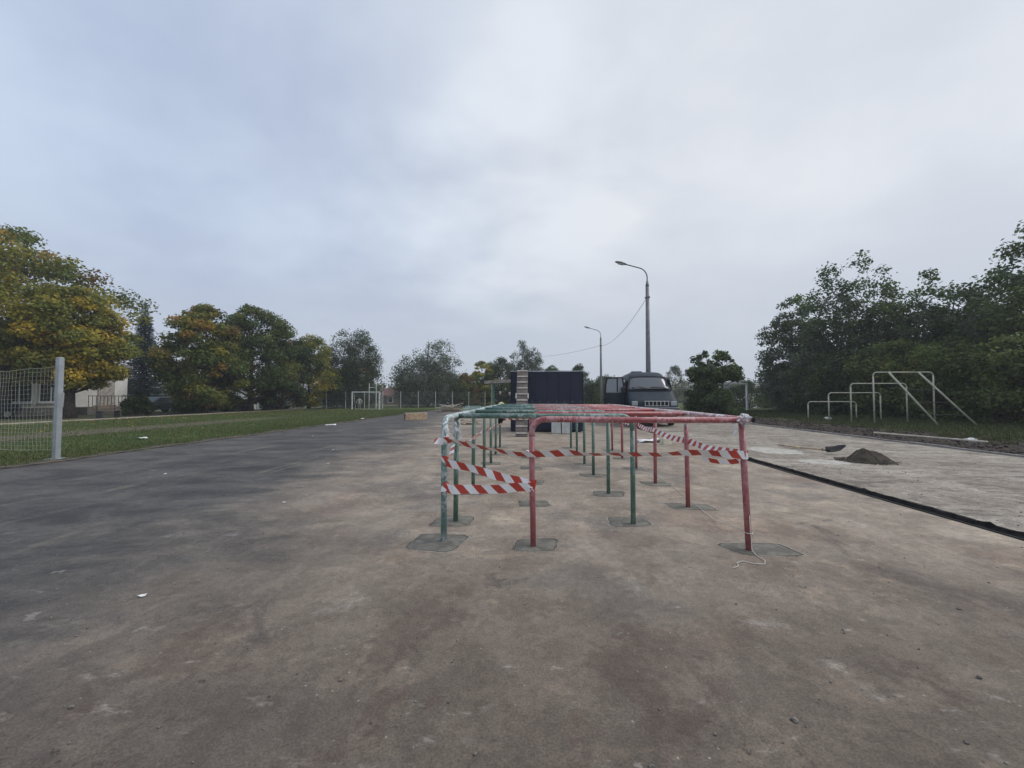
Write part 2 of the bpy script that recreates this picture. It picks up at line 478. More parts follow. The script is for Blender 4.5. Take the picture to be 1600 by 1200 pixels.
mat('car_white', (0.66, 0.67, 0.68), 0.35, spec=0.6, var=0.05)
mat('car_maroon', (0.11, 0.035, 0.05), 0.35, spec=0.6, var=0.1)
mat('car_teal', (0.075, 0.115, 0.125), 0.35, spec=0.6, var=0.1)
mat('car_black', (0.014, 0.014, 0.017), 0.35, spec=0.6, var=0.1)
mat('pebble', (0.17, 0.155, 0.145), 0.9, var=0.5, vscale=40)
mat('clod', (0.062, 0.050, 0.043), 0.95, var=0.5, vscale=10)
mat('black_cloth', (0.010, 0.010, 0.011), 0.85, var=0.3, vscale=20)
mat('person_dark', rough=0.9, fn=person_fn((0.02, 0.021, 0.026), (0.018, 0.02, 0.027)))
mat('person_navy', rough=0.9, fn=person_fn((0.016, 0.017, 0.02), (0.03, 0.032, 0.042)))
mat('person_red', rough=0.9, fn=person_fn((0.03, 0.03, 0.045), (0.30, 0.045, 0.065)))
mat('person_pale', rough=0.9, fn=person_fn((0.30, 0.28, 0.25), (0.50, 0.48, 0.42)))
mat('cap_pale', (0.42, 0.42, 0.41), 0.9)
mat('hair', (0.03, 0.022, 0.018), 0.9)
mat('green_wire', (0.34, 0.46, 0.43), 0.7, var=0.2)
M = MATS


# ------------------------------------------------------------------ mesh helpers
def link(o, parent=None):
    COL.objects.link(o)
    if parent is not None:
        o.parent = parent
    return o


def obj(name, verts, faces, m, parent=None, smooth=False, loc=None, rot=None):
    me = bpy.data.meshes.new(name)
    me.from_pydata([tuple(v) for v in verts], [], faces)
    me.materials.append(M[m] if isinstance(m, str) else m)
    if smooth:
        me.polygons.foreach_set('use_smooth', [True] * len(me.polygons))
    me.update()
    o = bpy.data.objects.new(name, me)
    link(o, parent)
    if loc:
        o.location = loc
    if rot:
        o.rotation_euler = rot
    return o


def share(name, src, parent=None, loc=None, rot=None, scale=None):
    o = bpy.data.objects.new(name, src.data)
    link(o, parent)
    if loc:
        o.location = loc
    if rot:
        o.rotation_euler = rot
    if scale:
        o.scale = scale
    return o


def tag(o, label=None, cat=None, group=None, kind=None):
    if label:
        o['label'] = label
    if cat:
        o['category'] = cat
    if group:
        o['group'] = group
    if kind:
        o['kind'] = kind
    return o


def thing(name, label, cat, loc=(0, 0, 0), rz=0.0, group=None):
    o = bpy.data.objects.new(name, None)
    o.empty_display_size = 0.2
    link(o)
    o.location = loc
    o.rotation_euler = (0, 0, rz)
    return tag(o, label, cat, group)


class MB:
    def __init__(s):
        s.v, s.f = [], []

    def box(s, c, d, rz=0.0, mtx=None, bev=0.0):
        x, y, z = (k / 2 for k in d)
        b = len(s.v)
        c = Vector(c)
        rm = Matrix.Rotation(rz, 3, 'Z') if mtx is None else mtx
        if bev <= 0:
            for sx, sy, sz in ((-1, -1, -1), (1, -1, -1), (1, 1, -1), (-1, 1, -1), (-1, -1, 1), (1, -1, 1), (1, 1, 1), (-1, 1, 1)):
                s.v.append(c + rm @ Vector((sx * x, sy * y, sz * z)))
            for f in ((0, 3, 2, 1), (4, 5, 6, 7), (0, 1, 5, 4), (1, 2, 6, 5), (2, 3, 7, 6), (3, 0, 4, 7)):
                s.f.append(tuple(b + i for i in f))
        else:
            e = min(bev, x * 0.9, y * 0.9, z * 0.9)
            rings = [(-z, e), (-z + e, 0), (z - e, 0), (z, e)]
            n = 8
            for zz, ins in rings:
                xx, yy = x - ins, y - ins
                k = e
                pts = [(-xx + k, -yy), (xx - k, -yy), (xx, -yy + k), (xx, yy - k), (xx - k, yy), (-xx + k, yy), (-xx, yy - k), (-xx, -yy + k)]
                for px, py in pts:
                    s.v.append(c + rm @ Vector((px, py, zz)))
            for r in range(3):
                for i in range(n):
                    j = (i + 1) % n
                    s.f.append((b + r * n + i, b + r * n + j, b + (r + 1) * n + j, b + (r + 1) * n + i))
            s.f.append(tuple(b + i for i in reversed(range(n))))
            s.f.append(tuple(b + 3 * n + i for i in range(n)))
        return s

    def tube(s, pts, r, n=8, cap=True):
        pts = [Vector(p) for p in pts]
        rad = r if isinstance(r, (list, tuple)) else [r] * len(pts)
        b = len(s.v)
        ref = Vector((0.13, 0.27, 1)).normalized()
        prev = None
        for i, p in enumerate(pts):
            t = (pts[min(i + 1, len(pts) - 1)] - pts[max(i - 1, 0)]).normalized()
            if prev is None:
                u = t.cross(ref)
                if u.length < 0.05:
                    u = t.cross(Vector((1, 0, 0)))
                u.normalize()
            else:
                u = (prev - t * prev.dot(t))
                u.normalize()
            prev = u
            w = t.cross(u)
            for k in range(n):
                a = 2 * PI * k / n
                s.v.append(p + (u * math.cos(a) + w * math.sin(a)) * rad[i])
        for i in range(len(pts) - 1):
            for k in range(n):
                j = (k + 1) % n
                s.f.append((b + i * n + k, b + i * n + j, b + (i + 1) * n + j, b + (i + 1) * n + k))
        if cap:
            s.f.append(tuple(b + k for k in reversed(range(n))))
            e = b + (len(pts) - 1) * n
            s.f.append(tuple(e + k for k in range(n)))
        return s

    def build(s, name, m, parent=None, smooth=False, loc=None, rot=None):
        return obj(name, s.v, s.f, m, parent, smooth, loc, rot)


def rnd(rng, a, b):
    return a + (b - a) * rng.random()


def arc(c, r, a0, a1, ex, ey, n=6):
    """points of an arc in the plane spanned by ex, ey"""
    c, ex, ey = Vector(c), Vector(ex), Vector(ey)
    return [c + ex * (r * math.cos(a0 + (a1 - a0) * i / n)) + ey * (r * math.sin(a0 + (a1 - a0) * i / n)) for i in range(n + 1)]


def np_mesh(name, V, F, m, parent=None, col=None, smooth=False):
    """numpy verts (n,3), faces (m,k) all of one size, per-vertex colours"""
    me = bpy.data.meshes.new(name)
    k = F.shape[1]
    me.vertices.add(len(V))
    me.vertices.foreach_set('co', V.astype(np.float32).ravel())
    me.loops.add(F.size)
    me.loops.foreach_set('vertex_index', F.astype(np.int32).ravel())
    me.polygons.add(len(F))
    me.polygons.foreach_set('loop_start', np.arange(0, F.size, k, dtype=np.int32))
    me.polygons.foreach_set('loop_total', np.full(len(F), k, dtype=np.int32))
    if smooth:
        me.polygons.foreach_set('use_smooth', np.ones(len(F), dtype=bool))
    me.update(calc_edges=True)
    if col is not None:
        at = me.color_attributes.new('Col', 'FLOAT_COLOR', 'POINT')
        c4 = np.ones((len(V), 4), dtype=np.float32)
        c4[:, :3] = col
        at.data.foreach_set('color', c4.ravel())
    me.materials.append(M[m])
    o = bpy.data.objects.new(name, me)
    return link(o, parent)


def grid_mesh(name, xs, ys, zf, m, smooth=True):
    X, Y = np.meshgrid(xs, ys)
    V = np.array([(x, y, zf(x, y)) for x, y in zip(X.ravel(), Y.ravel())])
    nx, ny = len(xs), len(ys)
    i = np.arange(nx - 1)
    j = np.arange(ny - 1)
    I, J = np.meshgrid(i, j)
    a = (J * nx + I).ravel()
    F = np.stack([a, a + 1, a + nx + 1, a + nx], 1)
    return np_mesh(name, V, F, m, smooth=smooth)


def nz(x, y, s=1.0, o=0.0):
    return mnoise.noise(Vector((x * s + o, y * s - o, o * 0.37)))


# ================================================================== SETTING
tag(grid_mesh('ground', np.linspace(-210, 210, 8), np.linspace(-60, 220, 6), lambda x, y: -0.10, 'earth'), kind='structure')
tag(grid_mesh('asphalt_court', np.linspace(-9.5, 4.47, 6), np.linspace(-8, 41, 12), lambda x, y: 0.0, 'court', smooth=False), kind='structure')
ys = np.concatenate([np.arange(-8, 16, 0.11), np.arange(16, 41, 0.8), [41.0]])


def ragged(name, x0, x1, z, m, amp0, amp1, s0, thick=0.05, yy=ys, o=0.0):
    """long strip with ragged long edges and a small vertical side"""
    V, F = [], []
    for y in yy:
        a = x0 + amp0 * (nz(0, y, s0, o) + 0.5 * nz(3, y, s0 * 3.1, o))
        b = x1 + amp1 * (nz(9, y, s0, o + 5) + 0.5 * nz(7, y, s0 * 3.1, o))
        V += [(a, y, z - thick), (a, y, z), (b, y, z), (b, y, z - thick)]
    for i in range(len(yy) - 1):
        p = i * 4
        for k in range(3):
            F.append((p + k, p + k + 1, p + k + 5, p + k + 4))
    return obj(name, V, F, m)


tag(ragged('concrete_paving', 4.58, 10.27, 0.032, 'slab', 0.035, 0.03, 1.6, 0.06), kind='structure')
# tarred joint between the two surfaces
V, F = [], []
yj = np.concatenate([np.arange(-8, 14, 0.06), np.arange(14, 41, 0.5)])
prof = [(-0.020, 0.0), (-0.008, 0.012), (0.012, 0.003), (0.030, 0.018), (0.060, 0.034), (0.090, 0.036), (0.105, 0.0)]
for y in yj:
    sh = 0.02 * nz(1, y, 1.1) + 0.012 * nz(4, y, 6.0)
    for k, (px, pz) in enumerate(prof):
        V.append((4.50 + .55 * px * (1 + 0.3 * nz(k * 3.1, y, 3.0)) + sh, y, max(-0.004, pz + ((0.020 * nz(k * 2.0, y, 7.0) + 0.018 * nz(k * 5.0, y, 23.0)) if 0 < k < 6 else -0.004))))
n = len(prof)
for i in range(len(yj) - 1):
    for k in range(n - 1):
        F.append((i * n + k, i * n + k + 1, (i + 1) * n + k + 1, (i + 1) * n + k))
tag(obj('tar_joint', V, F, 'tar', smooth=True), kind='structure')
tag(MB().tube([(4.415 + 0.03 * nz(2, y, 0.6), y, 0.008) for y in np.arange(-6, 30, 0.25)], 0.009, 6).build('black_cable', 'cable', smooth=True),
    'thin black cable lying along the tarred joint of the pavings', 'cable')

# kerb of short stones along the dirt verge
kerb = tag(bpy.data.objects.new('kerb', None), kind='structure')
link(kerb)
ks = MB().box((0, 0, 0.0), (0.07, 0.985, 0.16), bev=0.008).build('kerb_stone', 'kerb', kerb, loc=(10.32, -5.5, 0.0))
rk = random.Random(4)
for i in range(1, 46):
    share('kerb_stone', ks, kerb, (10.32 + rnd(rk, -0.008, 0.008), -5.5 + i, rnd(rk, -0.012, 0.012)), (0, rnd(rk, -0.03, 0.03), rnd(rk, -0.008, 0.008)))

# field
tag(grid_mesh('grass_field', np.linspace(-24.6, -9.42, 12), np.linspace(-20, 56, 30), lambda x, y: 0.004 + 0.012 * nz(x, y, 0.4), 'field'), kind='structure')
tag(ragged('dirt_edge', -9.76, -9.38, 0.022, 'soil', 0.22, 0.16, 1.3, 0.035, o=2.0), kind='structure')
tag(ragged('path', -25.45, -24.55, 0.032, 'pathway', 0.08, 0.06, 0.7, 0.08, yy=np.arange(-20, 62, 0.5), o=8.0), kind='structure')
tag(grid_mesh('end_lawn', np.linspace(-9.42, 40, 12), np.linspace(41, 90, 8), lambda x, y: -0.006, 'field'), kind='structure')


def vz(x, y):
    f = min(1, max(0, (x - 10.36) / 0.5))
    rough_ = 1.0 if x < 13.4 else 0.45
    return 0.0 + f * (0.05 + rough_ * (0.075 * nz(x, y, 1.3) + 0.055 * nz(x, y, 3.7, 2) + 0.03 * nz(x, y, 8.1, 5))) + max(0, x - 14) * 0.012


tag(grid_mesh('dirt_verge', np.concatenate([np.arange(10.36, 14.4, 0.10), np.arange(14.5, 22, 0.4), [24, 30, 60]]),
              np.concatenate([np.arange(-6, 5, 1.0), np.arange(5, 26, 0.10), np.arange(26, 41, 0.8)]), vz, 'verge'), kind='structure')

# grass blades (uncountable)
rg = np.random.default_rng(3)


def blades(name, X, Y, Z, h, w, cols, label, cat):
    n = len(X)
    a = rg.random(n) * 2 * PI
    lean = rg.normal(0, 0.45, n)
    la = rg.random(n) * 2 * PI
    hh = h * (0.5 + rg.random(n))
    B = np.stack([X, Y, Z], 1)
    d = np.stack([np.cos(a), np.sin(a), 0 * a], 1) * (w * (0.6 + 0.8 * rg.random(n)))[:, None]
    tip = B + np.stack([np.cos(la) * lean * hh, np.sin(la) * lean * hh, hh], 1)
    V = np.stack([B - d, B + d, tip], 1).reshape(-1, 3)
    F = np.arange(3 * n).reshape(-1, 3)
    c = np.array(cols)[rg.integers(0, len(cols), n)] * (0.7 + 0.6 * rg.random((n, 1)))
    o = np_mesh(name, V, F, 'blade', col=np.repeat(c, 3, 0))
    return tag(o, label, cat, kind='stuff')


def field_pts(n):
    y = 4 + 36 * rg.random(n) ** 1.7
    x = -9.5 - 15 * rg.random(n) ** 1.35
    edge = np.array([0.12 * nz(0, yy, 1.3, 2.0) for yy in y])
    k = x < -9.55 + edge * 2.2
    x, y = x[k], y[k]
    # thin on the trodden track
    t = (np.abs(x + 16.2) < 1.0) & (y < 24) & (rg.random(len(x)) < 0.8)
    return x[~t], y[~t]


x, y = field_pts(150000)
blades('lawn_grass', x, y, 0.0 * x, 0.055, 0.008, [(0.058, 0.088, 0.030), (0.080, 0.110, 0.038), (0.10, 0.125, 0.046), (0.14, 0.130, 0.062)],
       'short green grass of the sports field beside the asphalt', 'grass')
x = 12.2 + 9.5 * rg.random(52000)
y = 8 + 28 * rg.random(52000)
keep = np.array([nz(a, b, 0.9) + nz(a, b, 0.3, 4) * 0.7 for a, b in zip(x, y)]) > (0.10 - (x - 13.2) * 0.22)
x, y = x[keep], y[keep]
z = np.array([vz(a, b) for a, b in zip(x, y)])
blades('verge_grass', x, y, z - 0.01, 0.11, 0.011, [(0.040, 0.060, 0.022), (0.06, 0.08, 0.026), (0.09, 0.095, 0.04)],
       'uneven weedy grass on the dirt verge by the hedge', 'grass')

n_ = 1100
fx_ = -9.6 - 15.5 * rg.random(n_) ** 0.3
fy_ = 5 + 36 * rg.random(n_)
nn_ = rg.normal(0, .35, (n_, 3)) + np.array([0, 0, 1.0])
nn_ /= np.linalg.norm(nn_, axis=1, keepdims=True)
ax_ = np.cross(nn_, rg.normal(size=(n_, 3)))
ax_ /= np.linalg.norm(ax_, axis=1, keepdims=True)
bx_ = np.cross(nn_, ax_)
pc_ = np.stack([fx_, fy_, 0.045 + 0 * fx_], 1)
V = np.stack([pc_ - ax_ * .045, pc_ + bx_ * .03, pc_ + ax_ * .045, pc_ - bx_ * .03], 1).reshape(-1, 3)
kc_ = np.array([(0.42, .28, .05), (.30, .17, .05), (.20, .12, .06)])[rg.integers(0, 3, n_)]
tag(np_mesh('fallen_leaves', V, np.arange(4 * n_).reshape(-1, 4), 'blade', col=np.repeat(kc_, 4, 0)), 'yellow and brown fallen leaves strewn over the field', 'leaves', kind='stuff')

# ================================================================== TREES
PROF = {
    'maple': ([0, .12, .35, .6, .8, .93, 1], [.55, .88, 1, .93, .72, .42, .10]),
    'birch': ([0, .2, .4, .6, .8, 1], [.55, .85, .95, .72, .42, .06]),
    'bush': ([0, .25, .55, .8, 1], [.92, 1, .86, .55, .12]),
    'column': ([0, .2, .5, .75, .9, 1], [.62, .92, 1, .82, .55, .14]),
    'hedge': ([0, .3, .7, .9, 1], [.95, 1, .95, .7, .25]),
}
GRN = (0.080, 0.122, 0.036)
DGR = (0.048, 0.080, 0.034)
MGR = (0.135, 0.185, 0.048)
OLV = (0.205, 0.220, 0.050)
YGR = (0.340, 0.310, 0.055)
YEL = (0.580, 0.420, 0.052)
ORA = (0.430, 0.235, 0.050)
RUS = (0.220, 0.125, 0.055)
SIL = (0.150, 0.180, 0.128)
SIL2 = (0.100, 0.130, 0.090)


def leaves(P, nrm, L, rng, droop=0.0):
    """diamond leaves: one folded quad each"""
    n = len(P)
    a = rng.normal(size=(n, 3))
    a[:, 2] -= droop
    a -= nrm * (a * nrm).sum(1, keepdims=True) * 0.8
    a /= np.linalg.norm(a, axis=1, keepdims=True) + 1e-9
    b = np.cross(nrm, a)
    b /= np.linalg.norm(b, axis=1, keepdims=True) + 1e-9
    l = (L * (0.6 + 0.8 * rng.random(n)))[:, None]
    w = l * 0.36
    V = np.stack([P - a * l * .5, P + b * w + nrm * l * .10, P + a * l * .5, P - b * w + nrm * l * .10], 1).reshape(-1, 3)
    F = np.arange(4 * n).reshape(-1, 4)
    return V, F


def tree(name, label, loc, H, rad, z0, style, pal, nleaf, seed, L=0.17, clump=0.24, gap=0.0, trunk_r=0.2, droop=0.3, irr=0.38,
         bark='bark', cat='tree', group=None, side=None, leaders=None, nstem=1):
    rng = np.random.default_rng(seed)
    root = thing(name, label, cat, loc, 0, group)
    pt, pv = PROF[style]
    layered = style == 'maple'
    nc = int(max(40, nleaf / (170 if layered else 75)))
    tt = rng.random(nc) ** 0.9
    an = rng.random(nc) * 2 * PI
    sh = 0.42 + 0.58 * np.sqrt(rng.random(nc))
    C, sz = [], []
    for t, a, s in zip(tt, an, sh):
        env = np.interp(t, pt, pv) * rad * (1 + irr * mnoise.noise(Vector((math.cos(a) * 1.6 + seed, math.sin(a) * 1.6, t * 3.1))) * 1.6)
        hh = H
        if leaders:
            # several tops of different height: the crown's ceiling depends on where you are
            env = rad * (0.75 + 0.25 * np.interp(t, pt, pv)) * (1 + irr * 0.6 * mnoise.noise(Vector((math.cos(a) * 1.6 + seed, math.sin(a) * 1.6, t * 3.1))))
            s = math.sqrt(rng.random())
            gx, gy = math.cos(a) * env * s, math.sin(a) * env * s
            hh = max(lh * H - ((gx - lx * rad) ** 2 + (gy - ly * rad) ** 2) / (lw * rad) ** 2 * H * 0.35 for lx, ly, lh, lw in leaders)
            hh = max(hh, z0 + 0.35 * (H - z0))
            t2 = rng.random() ** 0.8
            C.append((gx, gy, z0 + (hh - z0) * t2))
            sz.append(rad * clump * rnd(rng, 0.6, 1.2) * (1.0 - 0.35 * t2))
            continue
        C.append((math.cos(a) * env * s, math.sin(a) * env * s, z0 + (hh - z0) * t))
        sz.append(rad * clump * rnd(rng, 0.55, 1.3) * (0.6 + 0.4 * np.interp(t, pt, pv)))
    C, sz = np.array(C), np.array(sz)
    # trunk and limbs
    b = MB()
    stems = []
    for k in range(nstem):
        ox, oy = ((0, 0) if nstem == 1 else (rnd(rng, -.35, .35) * rad * .5, rnd(rng, -.35, .35) * rad * .5))
        top = H * (0.86 if nstem == 1 else rnd(rng, 0.6, 0.9))
        pts = []
        for i in range(9):
            f = i / 8
            pts.append((ox * (0.4 + f * 1.6) + 0.12 * rad * f * mnoise.noise(Vector((seed + k, f * 2.2, 1))),
                        oy * (0.4 + f * 1.6) + 0.12 * rad * f * mnoise.noise(Vector((seed + k, f * 2.2, 7))), -0.15 + (top + 0.15) * f))
        tr = trunk_r / math.sqrt(nstem)
        b.tube(pts, [tr * (1.35 if i == 0 else 1) * (1 - 0.9 * (i / 8) ** 0.9) + 0.012 for i in range(9)], 8)
        stems.append(pts)
    order = rng.permutation(nc)[:int(nc * 0.55)]
    for i in order:
        st = stems[rng.integers(0, nstem)]
        c = Vector(C[i])
        f = min(0.92, max(0.10, (c.z - 0.55 * math.hypot(c.x, c.y)) / st[-1][2]))
        f = max(f, min(0.5, z0 * 0.75 / st[-1][2]))
        k = f * 8
        k0 = min(7, int(k))
        a0 = Vector(st[k0]).lerp(Vector(st[k0 + 1]), k - k0)
        mid = a0.lerp(c, 0.5) + Vector((0, 0, -0.06 * (c - a0).length))
        r0 = max(0.014, trunk_r * 0.34 * (1 - f))
        b.tube([a0, mid, c], [r0, r0 * 0.6, 0.008], 5, cap=False)
    b.build('trunk', bark, root, smooth=True)
    # leaves
    wgt = sz ** 2
    cnt = np.maximum(6, (nleaf * wgt / wgt.sum()).astype(int))
    cols = np.array([c for c, w in pal])
    pw = np.array([w for c, w in pal], float)
    P, Nn, K = [], [], []
    for i in range(nc):
        n = cnt[i]
        d = rng.normal(size=(n, 3))
        d /= np.linalg.norm(d, axis=1, keepdims=True)
        r = rng.random(n) ** 0.5 * (1 + (0.18 if layered else 0.5) * rng.random(n) ** 3)
        off = d * r[:, None] * sz[i] * np.array([1.12, 1.12, 0.66 if layered else 0.85])
        off[:, 2] -= droop * 0.35 * sz[i] * (off[:, 0] ** 2 + off[:, 1] ** 2) / (sz[i] ** 2)
        P.append(C[i] + off)
        nn = d * 0.7 + rng.normal(size=(n, 3)) * 0.55 + np.array([0, 0, 0.45])
        Nn.append(nn / np.linalg.norm(nn, axis=1, keepdims=True))
        w = pw.copy()
        if side is not None:      # autumn colour is patchy: some limbs have turned before others
            w = w * np.array([max(0.02, 1 + s[0] * C[i][0] / rad + s[1] * C[i][1] / rad + s[2] * ((C[i][2] - z0) / (H - z0) - 0.5)) for s in side])
        # neighbouring boughs turn together
        pn = np.array([mnoise.noise(Vector((C[i][0] * .42 + seed, C[i][1] * .42, C[i][2] * .55 + 7.3 * q))) for q in range(len(cols))])
        w = w * np.exp(pn * 3.2)
        w = w / w.sum()
        main = cols[rng.choice(len(cols), p=w)]
        mixc = cols[rng.choice(len(cols), size=n, p=w)]
        c = main * 0.72 + mixc * 0.28
        K.append(c * (0.72 + 0.56 * rng.random((n, 1))) * rnd(rng, 0.82, 1.18))
    P, Nn, K = np.concatenate(P), np.concatenate(Nn), np.concatenate(K)
    k = P[:, 2] > 0.03
    P, Nn, K = P[k], Nn[k], K[k]
    V, F = leaves(P, Nn, L, rng, droop)
    np_mesh('crown', V, F, 'leaf', root, col=np.repeat(K, 4, 0))
    return root


def spruce(label, loc, H, rad, seed):
    rng = np.random.default_rng(seed)
    root = thing('spruce_tree', label, 'spruce', loc)
    b = MB()
    b.tube([(0, 0, -0.1), (0.03, 0, H * .5), (0, 0.02, H)], [0.17, 0.10, 0.015], 8)
    P, A, K = [], [], []
    z = 0.8
    while z < H - 0.35:
        f = (z / H)
        Lb = rad * (1 - f) ** 1.12 * rnd(rng, 0.8, 1.2) + 0.03
        nb = 5 if f > 0.85 else 10
        a0 = rng.random() * 6.28
        for k in range(nb):
            a = a0 + k * 2 * PI / nb + rng.normal() * 0.18
            l = Lb * rnd(rng, 0.75, 1.12)
            ns = max(5, int(l * 9))
            pts = []
            for i in range(ns + 1):
                q = i / ns
                pts.append((math.cos(a) * l * q, math.sin(a) * l * q, z - 0.32 * l * q + 0.28 * l * q * q))
            b.tube([pts[0], pts[ns // 2], pts[-1]], [0.018, 0.011, 0.004], 4, cap=False)
            for p in pts[1:]:
                for s in range(7 if f < .85 else 3):
                    P.append((p[0] + rng.normal() * .05, p[1] + rng.normal() * .05, p[2] - 0.10 * rng.random()))
                    A.append((math.cos(a) + rng.normal() * .8, math.sin(a) + rng.normal() * .8, -0.35 + rng.normal() * .35))
        z += 0.25 * (1 - 0.35 * f)
    b.build('trunk', 'bark', root, smooth=True)
    P, A = np.array(P), np.array(A)
    A /= np.linalg.norm(A, axis=1, keepdims=True)
    n = len(P)
    s = rng.normal(size=(n, 3))
    s -= A * (s * A).sum(1, keepdims=True)
    s /= np.linalg.norm(s, axis=1, keepdims=True)
    l = ((0.12 + 0.15 * rng.random(n)) * np.interp(P[:, 2], [0, H * .75, H], [1.0, .9, .45]))[:, None]
    V = np.stack([P, P + A * l * .5 + s * .028, P + A * l, P + A * l * .5 - s * .028], 1).reshape(-1, 3)
    K = np.array((0.026, 0.046, 0.050)) * (0.65 + 0.7 * rng.random((n, 1)))
    np_mesh('crown', V, np.arange(4 * n).reshape(-1, 4), 'needle', root, col=np.repeat(K, 4, 0))
    return root


# ---- left: maples behind the path
tree('maple_tree', 'tallest maple, olive and orange crown, rising behind the net', (-35.4, 24.4, -0.1), 12.6, 5.5, 3.3, 'maple',
     [(OLV, 3), (MGR, 4.2), (RUS, .4), (ORA, .5), (YGR, 1.6)], 39000, 11, L=0.20, trunk_r=0.27, clump=0.205,
     side=[(0, 0, 0), (0, 0, -.6), (.2, 0, .5), (.4, 0, .9), (.3, 0, -.3)])
tree('maple_tree', 'broad golden maple with a thick dark trunk beside the white building', (-30.6, 24.2, -0.1), 8.7, 2.8, 2.3, 'maple',
     [(YEL, 2.6), (YGR, 2.8), (OLV, 2.4), (MGR, 2.0), (RUS, .25), (ORA, 0.3)], 36000, 12, L=0.19, trunk_r=0.30, clump=0.24, irr=.22,
     side=[(.9, .5, -.9), (.4, 0, -.3), (-.5, 0, .8), (-.6, 0, -.4), (-.3, 0, -.4), (.2, 0, .8)])
tree('maple_tree', 'maple with a low yellow orange crown at the far end of the net', (-38.5, 21.0, -0.1), 8.6, 3.6, 2.4, 'maple',
     [(ORA, 1.4), (YEL, 1.2), (OLV, 2.4), (MGR, 1.5)], 20000, 13, L=0.20, trunk_r=0.24)
spruce('slim blue green spruce standing up between two maples', (-38.0, 36.0, -0.1), 11.2, 2.5, 5)
tree('maple_tree', 'round maple, green below and yellowing on top, next to the spruce', (-27.3, 31.0, -0.1), 9.0, 2.85, 0.75, 'maple',
     [(MGR, 3.2), (OLV, 2.4), (YGR, 1.6), (ORA, .4), (GRN, 1.6), (RUS, .25)], 34000, 14, L=0.19, trunk_r=0.26, clump=0.235, irr=.22,
     side=[(-.2, 0, -1.2), (0, 0, .8), (-.3, 0, .9), (.5, 0, 1.0), (0, 0, -.8), (.8, 0, .3)])
tree('maple_tree', 'large dark green maple with dense crown beside the path', (-26.6, 35.4, -0.1), 9.9, 3.9, 0.75, 'maple',
     [(GRN, 3), (DGR, 2.6), (MGR, 1.3), (OLV, .9), (ORA, .18)], 34000, 15, L=0.19, trunk_r=0.28, clump=0.22)
tree('maple_tree', 'lower dark green maple leaning against the yellowing tree', (-25.4, 38.4, -0.1), 8.2, 2.7, 0.6, 'maple',
     [(DGR, 3), (GRN, 2), (ORA, .2)], 17000, 16, L=0.19, trunk_r=0.2)
tree('maple_tree', 'small yellow green maple between dark trees near the goal', (-25.0, 42.4, -0.1), 8.4, 2.75, 0.6, 'maple',
     [(OLV, 3), (YGR, 2.5), (YEL, 1.2), (GRN, 1.2)], 26000, 17, L=0.18, trunk_r=0.18, clump=.27, irr=.25, side=[(0, 0, 0.3), (-.3, 0, 0), (-.8, -.3, -.6), (.3, 0, -.4)])
for i, (hx, hy, hr, lab) in enumerate([(-30.6, 28.6, 1.0, 'low dark shrub under the spruce beside the golden maple'), (-30.4, 33.3, 1.2, 'low dark shrub between the round maple and the large green one'),
                                       (-29.8, 37.6, 1.1, 'low dark shrub behind the trunk of the large green maple'), (-28.2, 41.0, 1.2, 'low dark shrub before the white outbuilding')]):
    tree('low_shrub', lab, (hx, hy, -0.1), 1.5, hr, 0.03, 'bush', [(DGR, 3), (GRN, 2), (OLV, .5)], 3800, 80 + i, L=0.15, trunk_r=0.04, cat='shrub', nstem=3)
tree('birch_tree', 'dark drooping birch with two pointed tops behind the fence', (-21.9, 46.6, -0.1), 10.2, 3.3, 0.5, 'column',
     [(SIL2, 3), (DGR, 2.5), (GRN, 2), (RUS, .3)], 42000, 18, L=0.16, trunk_r=0.2, bark='bark_pale', droop=1.2, clump=0.27, irr=.3,
     leaders=[(-.45, 0, .97, .6), (.28, 0, 1.0, .7), (.85, 0, .66, .6)])
tree('willow_tree', 'wide silvery green willow behind the fence posts', (-14.1, 52.6, -0.1), 10.4, 4.9, 0.8, 'column',
     [(SIL, 3), (SIL2, 3), (GRN, 1)], 34000, 19, L=0.19, trunk_r=0.24, droop=0.8, clump=0.215, irr=0.3,
     leaders=[(.3, 0, 1.0, .5), (-.4, 0, .76, .65), (.85, 0, .68, .55)])
tree('bushy_tree', 'small russet bush at the foot of the willow', (-8.6, 50.6, -0.1), 4.5, 2.1, 0.1, 'bush',
     [(RUS, 2), (GRN, 2), (OLV, 1)], 9000, 20, L=0.19, trunk_r=0.1)
tree('bushy_tree', 'yellow green young tree beside the wooden shelter', (-6.6, 52.5, -0.1), 6.3, 2.1, 0.4, 'maple',
     [(YGR, 2), (OLV, 2), (MGR, 2), (YEL, .6)], 11000, 21, L=0.18, trunk_r=0.11)
tree('bushy_tree', 'dense dark green tree just behind the wooden shelter', (-4.2, 55.4, -0.1), 7.0, 3.0, 0.2, 'bush',
     [(GRN, 3), (DGR, 3), (SIL2, 1)], 15000, 22, L=0.19, trunk_r=0.15)
tree('birch_tree', 'tall slender pale birch rising behind the navy box', (-0.7, 58.8, -0.1), 11.2, 2.7, 0.6, 'column',
     [(SIL, 3), (SIL2, 3)], 30000, 23, L=0.19, trunk_r=0.14, bark='bark_pale', droop=0.8, clump=0.28, irr=0.4, leaders=[(-.05, 0, 1.0, .5), (.55, 0, .86, .45), (-.6, 0, .8, .5)])
tree('bushy_tree', 'low grey green tree showing over the top edge of the navy box', (3.0, 52.0, -0.1), 5.7, 2.2, 0.1, 'bush',
     [(SIL2, 3), (GRN, 2)], 9000, 24, L=0.18, trunk_r=0.1)
tree('bushy_tree', 'grey green tree at the corner of the navy box', (6.3, 49.5, -0.1), 5.6, 2.0, 0.1, 'birch',
     [(SIL2, 3), (GRN, 2), (SIL, 1)], 9000, 25, L=0.17, trunk_r=0.1)
